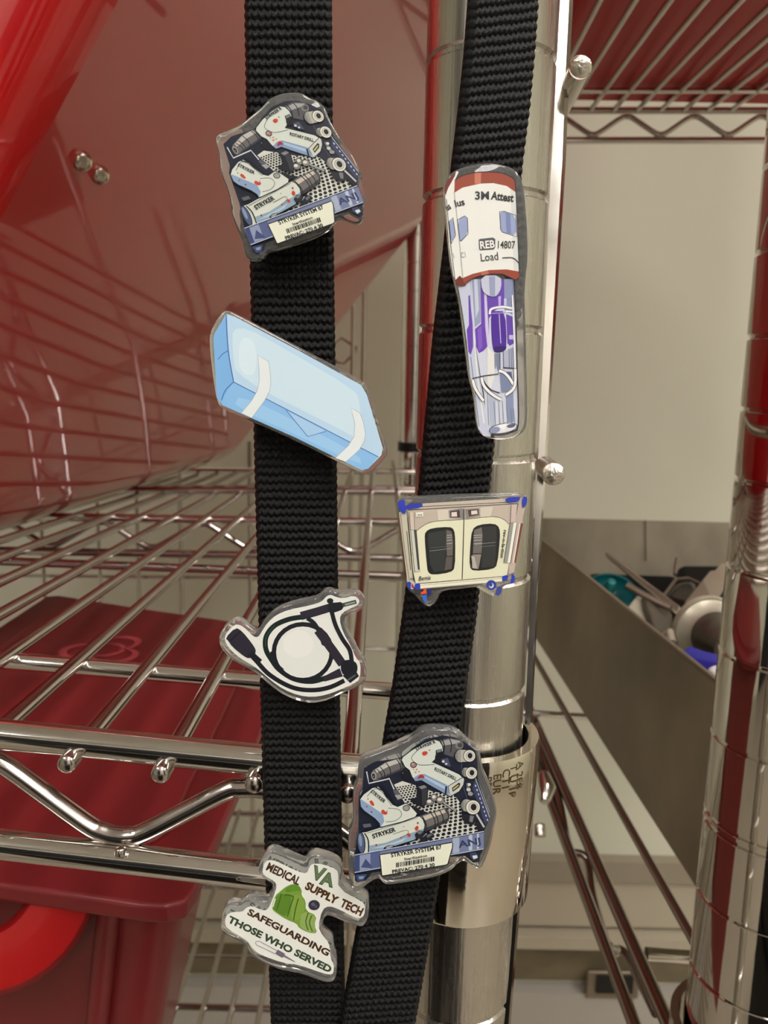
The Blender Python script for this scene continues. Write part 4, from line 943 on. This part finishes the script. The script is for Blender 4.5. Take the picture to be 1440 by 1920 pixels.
A.line(pb([(430, 360), (480, 980), (560, 1560)]), 2.2, WH); A.line(pb([(400, 760), (500, 1600)]), 1.2, (90, 96, 120))
A.poly(pb([(400, -170), (925, -170), (935, 300), (955, 900), (968, 1560), (945, 1625), (870, 1685), (760, 1705), (640, 1700), (600, 1640), (560, 1200), (520, 1000), (430, 420)]), (206, 211, 226))
A.poly(pb([(800, -170), (915, -170), (915, 250), (820, 230), (790, 150)]), (136, 146, 184)); A.poly(pb([(410, -170), (520, -170), (520, 350), (450, 410)]), (150, 158, 190)); A.poly(pb([(440, -170), (480, -170), (500, 200), (460, 300)]), LV)
A.poly(pb([(518, -170), (800, -170), (805, 150), (700, 200), (620, 300), (620, 560), (600, 640), (555, 690), (500, 718), (465, 640), (452, 430), (525, 365)]), PU, 0)
A.poly(pb([(556, -170), (580, -170), (625, 600), (600, 640), (575, 400)]), (206, 196, 232)); A.poly(pb([(480, 430), (530, 390), (540, 640), (500, 700)]), (128, 90, 196)); A.poly(pb([(730, 40), (765, 30), (760, 150), (735, 160)]), (186, 172, 226)); A.poly(pb([(800, 60), (830, 60), (830, 150), (800, 150)]), LV)
A.poly(pb([(825, 250), (880, 270), (918, 290), (918, 600), (870, 630), (840, 600)]), (98, 66, 172)); A.poly(pb([(862, 500), (912, 500), (914, 555), (860, 550)]), (196, 186, 226))
A.poly(pb([(640, 225), (700, 212), (815, 215), (835, 640), (800, 700), (700, 716), (672, 690), (650, 560)]), PD, 1); A.poly(pb([(668, 640), (838, 630), (810, 695), (730, 716), (690, 705)]), PDK, 1); A.line(pb([(655, 240), (815, 232)]), 2, (164, 140, 214)); A.line(pb([(742, 250), (762, 600)]), 1.6, (196, 180, 232))
A.line(pb([(630, 250), (640, 195), (700, 172), (800, 162), (905, 182)]), 5.5, (96, 100, 130), 4); A.line(pb([(630, 250), (640, 195), (700, 172), (800, 162), (905, 182)]), 4, (238, 238, 242), 4); A.line(pb([(820, 215), (905, 220)]), 3, (240, 240, 244))
A.poly(pb([(600, 640), (680, 720), (690, 980), (640, 1150), (600, 1100)]), (226, 226, 222)); A.poly(pb([(620, 1180), (700, 1240), (700, 1580), (640, 1600)]), (176, 186, 206)); A.poly(pb([(820, 1200), (912, 1170), (918, 1540), (845, 1540)]), (134, 146, 178)); A.poly(pb([(700, 720), (760, 720), (760, 900), (735, 960), (705, 860)]), (120, 130, 156)); A.poly(pb([(800, 700), (910, 640), (915, 880), (800, 890)]), (176, 182, 204))
for x in (690, 745, 790, 860, 885, 905): A.line(pb([(x, 720 - (x - 690) * .3), (x + 5, 900)]), 1.0, (70, 74, 100))
for x, y0 in ((600, 1180), (680, 1300), (735, 1300), (780, 1290), (830, 1320), (880, 1380), (915, 1380)): A.line(pb([(x, y0), (x + 18, 1580)]), 1.0, (120, 128, 150))
A.poly(pb([(750, 960), (830, 990), (900, 1090), (880, 1140), (830, 1180), (770, 1190)]), (120, 134, 166)); A.poly(pb([(830, 940), (890, 940), (905, 1060), (880, 1040)]), (84, 92, 130))
A.line(pb([(420, 1022), (560, 990), (735, 968)]), 1.8, INK); A.line(pb([(790, 892), (950, 904)]), 1.8, INK); A.line(pb([(540, 1010), (580, 1090), (650, 1160), (750, 1195)]), 2, INK, 4)
for q in ([(530, 1010), (555, 1100), (620, 1180), (700, 1240), (765, 1275)], [(740, 930), (800, 950), (860, 1010), (912, 1095)], [(935, 905), (935, 1080), (900, 1160), (820, 1220)], [(425, 1040), (460, 1150), (555, 1290)]):
    A.line(pb(q), 7, INK, 4); A.line(pb(q), 5, (238, 238, 240), 4)
A.ell(*zb_(790, 1620), 27, 9.5, INK, -10); A.ell(*zb_(790, 1620), 25.5, 8.3, (222, 224, 230), -10); A.ell(*zb_(690, 1640), 10, 6, (140, 150, 180), -10); A.poly(pb([(728, 1582), (836, 1560), (800, 1655)]), (244, 244, 246)); A.ell(*zb_(885, 1590), 8, 3.5, (90, 98, 130), -10)
A.line(pb([(920, -170), (948, 500), (958, 900), (972, 1560), (900, 1660), (760, 1700), (640, 1692)]), 2, INK, 5)
A.line(pb([(900, 20), (925, 600), (935, 900)]), 2.4, (240, 240, 244), 4)
A.poly(pa([(605, 1420), (838, 1420), (842, 1560), (790, 1648), (740, 1660), (680, 1640), (622, 1590)]), (196, 200, 220), 1); A.poly(pa([(700, 1430), (770, 1430), (770, 1655), (710, 1650)]), (150, 158, 190))
# cap and label
A.poly(pa([(205, 500), (215, 400), (255, 320), (340, 245), (360, 255), (320, 340), (310, 480), (340, 800), (405, 1440), (330, 1485), (300, 1420), (255, 1100)]), WH)
A.poly(pa([(205, 500), (215, 400), (255, 320), (330, 250), (318, 300), (240, 440), (212, 520)]), BRD)
A.poly(pa([(318, 1475), (372, 1420), (445, 1500), (435, 1535), (350, 1540)]), BRD)
A.poly(pa([(315, 350), (400, 298), (560, 260), (700, 254), (850, 268), (960, 318), (992, 350), (1005, 500), (310, 500)]), BRN); A.poly(pa([(540, 262), (612, 256), (610, 380), (540, 390)]), (196, 120, 96)); A.line(pa([(315, 350), (400, 298), (560, 260), (700, 254), (850, 268), (960, 318), (992, 350)]), 1.6, INK, 3)
A.poly(pa([(310, 490), (400, 432), (600, 386), (750, 380), (900, 412), (1000, 482), (1020, 900), (1038, 1375), (900, 1352), (700, 1360), (520, 1402), (408, 1452), (372, 1100), (338, 750)]), WH)
A.poly(pa([(940, 440), (1000, 482), (1020, 900), (1038, 1375), (980, 1365)]), (214, 218, 214))
A.poly(pa([(405, 1448), (520, 1400), (700, 1358), (900, 1350), (1040, 1375), (1042, 1430), (1000, 1472), (850, 1402), (650, 1412), (500, 1462), (440, 1510), (412, 1490)]), BRN); A.line(pa([(440, 1510), (500, 1462), (650, 1412), (850, 1402), (1000, 1472), (1042, 1430)]), 1.4, INK, 2); A.poly(pa([(610, 1385), (690, 1365), (700, 1400), (620, 1420)]), (186, 104, 80))
A.line(pa([(992, 350), (1005, 500), (1022, 900), (1042, 1400)]), 1.6, INK, 3); A.line(pa([(308, 480), (340, 750), (408, 1450)]), 1.6, (170, 172, 168), 3); A.line(pa([(222, 560), (262, 1000), (320, 1470)]), 1.2, (60, 60, 66), 3)
WB = (152, 164, 202)
for q in ([(822, 700), (872, 698), (1003, 742), (1014, 985), (850, 930), (832, 900)], [(345, 792), (430, 748), (458, 775), (466, 950), (385, 1035), (375, 1030)], [(252, 812), (295, 768), (325, 965), (278, 1062)]): A.poly(pa(q), WB, 1); A.line(pa(q), 1.2, INK, 0, True)
A.poly(pa([(890, 712), (940, 725), (950, 950), (900, 940)]), (120, 134, 180))
a_ = za(540, 562); A.text('3M', a_[0], a_[1], 21, 0, (52, 54, 60), .028, fit=27); a_ = za(725, 560); A.text('Attest', a_[0], a_[1], 21, 7, (40, 40, 44), .035, fit=42)
a_ = za(322, 650); A.text('lus', a_[0], a_[1], 18, -14, (44, 44, 48), .03, fit=19); a_ = za(232, 690); A.text('us', a_[0], a_[1], 18, -30, (44, 44, 48), .03, fit=9)
A.poly(pa([(585, 1018), (600, 1008), (745, 992), (772, 1010), (772, 1100), (755, 1125), (600, 1135), (590, 1120)]), (84, 86, 92)); a_ = za(600, 1120); A.text('REB', a_[0], a_[1], 20, -6, (240, 240, 236), .02, fit=28)
a_ = za(785, 1112); A.text('14807', a_[0], a_[1], 20, 1, (46, 46, 50), .012, fit=35); a_ = za(605, 1262); A.text('Load', a_[0], a_[1], 21, -6, (50, 50, 54), .005, fit=34); A.line(pa([(850, 1222), (950, 1218), (1000, 1240), (1036, 1278)]), 1.8, INK, 4)
a_ = za(388, 1222); A.text('C1', a_[0], a_[1], 15, -10, (150, 150, 152), .0, fit=9); a_ = za(290, 1230); A.text('1', a_[0], a_[1], 14, -16, (160, 160, 162), .0)
A.build('printed_picture', t)

# --- glass-door cabinet cart pin
cv = Z(720, 900, 4.8); Y = .1405
outl = [(125, 195), (170, 168), (330, 160), (500, 148), (850, 138), (1100, 125), (1200, 120), (1290, 142), (1295, 190), (1275, 260), (1240, 400), (1200, 640), (1165, 790), (1175, 850), (1185, 905), (1150, 942), (1070, 960), (1062, 1010), (1010, 1052), (960, 1042), (880, 1002), (845, 968), (700, 985), (540, 1000), (500, 1030), (480, 1085), (440, 1132), (400, 1150), (350, 1120), (280, 1040), (212, 985), (198, 930), (215, 890), (200, 780), (180, 600), (150, 320), (118, 245)]
t = thing('acrylic_pin', 'clear pin picturing a cream two door cabinet cart with dark windows', 'pin', PY(868, 1020, Y + .001))
acrylic_body(outl, cv, Y, .0027, t); backing(outl, cv, Y, .0027, t)
A = Art(cv, Y); BU = (44, 62, 178); CR = (226, 226, 196); TN = (196, 184, 168)
A.poly([(135, 290), (200, 270), (260, 900), (300, 960), (215, 960)], (196, 190, 170)); A.poly([(1225, 160), (1290, 160), (1260, 300), (1170, 830), (1120, 850), (1150, 500)], (190, 176, 164))
A.line([(150, 310), (185, 620), (228, 905)], 6, (120, 110, 104)); A.line([(205, 460), (240, 810)], 7, (80, 76, 74)); A.line([(1240, 390), (1175, 745)], 22, (120, 66, 58)); A.line([(1225, 390), (1165, 745)], 10, (226, 226, 214))
A.poly([(190, 225), (340, 212), (900, 178), (1222, 158), (1215, 212), (900, 232), (200, 278)], TN); A.line([(195, 250), (340, 240), (1215, 196)], 5, INK)
A.poly([(215, 272), (1200, 212), (1180, 400), (1105, 870), (285, 932), (262, 820)], CR)
A.poly([(215, 272), (1200, 212), (1182, 382), (1125, 400), (1100, 372), (1050, 342), (960, 330), (720, 355), (460, 372), (370, 402), (290, 460), (232, 450)], (192, 180, 166)); A.poly([(480, 270), (700, 258), (700, 350), (490, 362)], (214, 206, 190)); A.poly([(870, 250), (980, 240), (960, 328), (870, 336)], (212, 204, 188))
A.line([(290, 460), (370, 402), (460, 372), (720, 355), (960, 330), (1050, 342), (1100, 372), (1122, 400)], 4, INK, 3)
A.line([(212, 272), (1205, 212)], 6, INK); A.line([(720, 345), (704, 892)], 9, (70, 68, 62)); A.line([(728, 345), (712, 890)], 3, (246, 246, 226))
DK = (30, 32, 32)
wl = [(365, 520), (372, 465), (430, 432), (590, 420), (632, 445), (642, 540), (640, 790), (600, 832), (440, 855), (395, 832), (385, 760)]
wr = [(792, 445), (850, 402), (990, 390), (1040, 425), (1045, 520), (1020, 765), (980, 802), (810, 820), (768, 785), (775, 600)]
A.poly(wl, DK, 1); A.poly([(395, 530), (400, 480), (560, 450), (562, 540), (545, 815), (450, 825), (415, 760)], (50, 54, 54)); A.poly([(562, 448), (608, 462), (622, 560), (618, 680), (565, 685), (560, 560)], (104, 98, 94)); A.poly([(560, 690), (618, 688), (610, 800), (545, 815)], (92, 86, 82))
A.poly(wr, DK, 1); A.poly([(890, 420), (1010, 415), (1015, 560), (1000, 780), (880, 790)], (50, 52, 52)); A.poly([(812, 450), (880, 425), (888, 500), (878, 660), (800, 660)], (110, 106, 102)); A.poly([(798, 670), (876, 668), (850, 800), (790, 790)], (140, 132, 126)); A.poly([(785, 680), (815, 690), (840, 800), (800, 795)], (178, 172, 164))
for y in (500, 520, 545, 575): A.line([(565, y), (615, y - 6)], 4, (200, 200, 196)); A.line([(805, y), (880, y - 6)], 4, (200, 200, 196))
A.line([(410, 640), (610, 615)], 4, (150, 150, 146)); A.line([(420, 610), (600, 596)], 3, (110, 112, 110)); A.line([(820, 580), (1005, 560)], 4, (150, 150, 146)); A.line([(860, 602), (1000, 590)], 3, (130, 130, 128)); A.line([(555, 688), (625, 684)], 3, DK); A.line([(800, 662), (880, 662)], 3, DK)
for q, i_ in (([(582, 272), (705, 254), (714, 345), (590, 342)], [(606, 292), (655, 286), (658, 328), (608, 330)]), ([(728, 262), (858, 254), (862, 318), (742, 345)], [(784, 278), (838, 272), (842, 305), (786, 312)])):
    A.poly(q, (136, 134, 132)); A.poly([((a + i_[k][0]) / 2, (b2 + i_[k][1]) / 2) for k, (a, b2) in enumerate(q)], (74, 60, 60)); A.poly(i_, (230, 214, 206))
A.line([(716, 260), (718, 345)], 14, (88, 88, 90))
A.poly([(232, 290), (268, 288), (275, 446), (240, 450)], (212, 194, 180)); A.line([(225, 290), (240, 450)], 3, INK); A.line([(268, 288), (275, 446)], 3, INK)
A.poly([(240, 450), (285, 448), (322, 822), (275, 826)], (206, 206, 192)); A.poly([(268, 450), (290, 450), (322, 800), (305, 812)], (72, 72, 72)); A.line([(240, 450), (290, 448), (322, 822), (275, 826), (240, 450)], 4, INK)
A.poly([(1135, 385), (1170, 383), (1112, 745), (1078, 745)], (150, 152, 144)); A.poly([(1168, 383), (1195, 383), (1135, 745), (1112, 745)], (238, 238, 226)); A.line([(1135, 385), (1197, 383), (1140, 748), (1078, 745), (1135, 385)], 4, INK); A.poly([(1145, 225), (1195, 222), (1180, 380), (1138, 384)], (206, 186, 178)); A.line([(1145, 225), (1138, 384)], 3, INK)
A.poly([(288, 292), (352, 288), (354, 328), (290, 332)], (236, 234, 222)); A.text('1016', 298, 325, 26, -3, INK, .02, fit=46)
A.text('rev-o-la-tion', 1078, 446, 42, 97, INK, .02, fit=255)
A.text('Bemis', 308, 908, 56, -6, INK, .01, shear=.35, fit=110); A.text('Bemis', 236, 896, 30, 8, INK, .01, fit=34)
A.poly([(322, 935), (1060, 872), (1064, 912), (326, 976)], (232, 228, 204)); A.line([(285, 934), (1105, 866)], 5, INK); A.line([(326, 980), (1062, 918)], 6, (150, 146, 134)); A.line([(330, 948), (1060, 884)], 3, (150, 140, 120))
for q in ([(185, 225), (335, 208), (347, 216), (346, 244), (205, 268), (190, 250)], [(1086, 160), (1222, 150), (1226, 160), (1214, 192), (1104, 208)], [(1060, 868), (1112, 852), (1118, 862), (1112, 902), (1064, 912)], [(272, 935), (325, 928), (328, 984), (285, 992)], [(122, 200), (150, 180), (190, 176), (186, 222), (200, 262), (195, 305), (160, 300), (128, 250)], [(1245, 152), (1290, 150), (1284, 215), (1262, 250), (1242, 240)], [(1148, 838), (1180, 868), (1178, 915), (1150, 938), (1135, 920), (1148, 880)], [(203, 922), (238, 910), (272, 985), (232, 992)]): A.poly(q, BU, 1)
A.poly([(245, 935), (268, 940), (262, 985), (240, 975)], (226, 220, 220)); A.ell(256, 955, 10, 20, (170, 50, 50))
A.poly([(330, 1012), (350, 1005), (358, 985), (380, 980), (386, 1022), (335, 1030)], (222, 84, 52)); A.poly([(345, 1036), (384, 1032), (386, 1090), (368, 1105), (350, 1080)], (56, 100, 196)); A.poly([(388, 980), (428, 974), (424, 1030), (396, 1050)], (34, 44, 110)); A.poly([(275, 990), (330, 985), (330, 1030), (290, 1020)], (56, 56, 62))
A.ell(966, 945, 46, 44, (50, 66, 152)); A.ell(966, 950, 22, 24, (206, 212, 226)); A.ell(960, 942, 16, 18, (50, 66, 152)); A.ell(1032, 1000, 26, 44, (62, 74, 150), 20)
A.build('printed_picture', t)
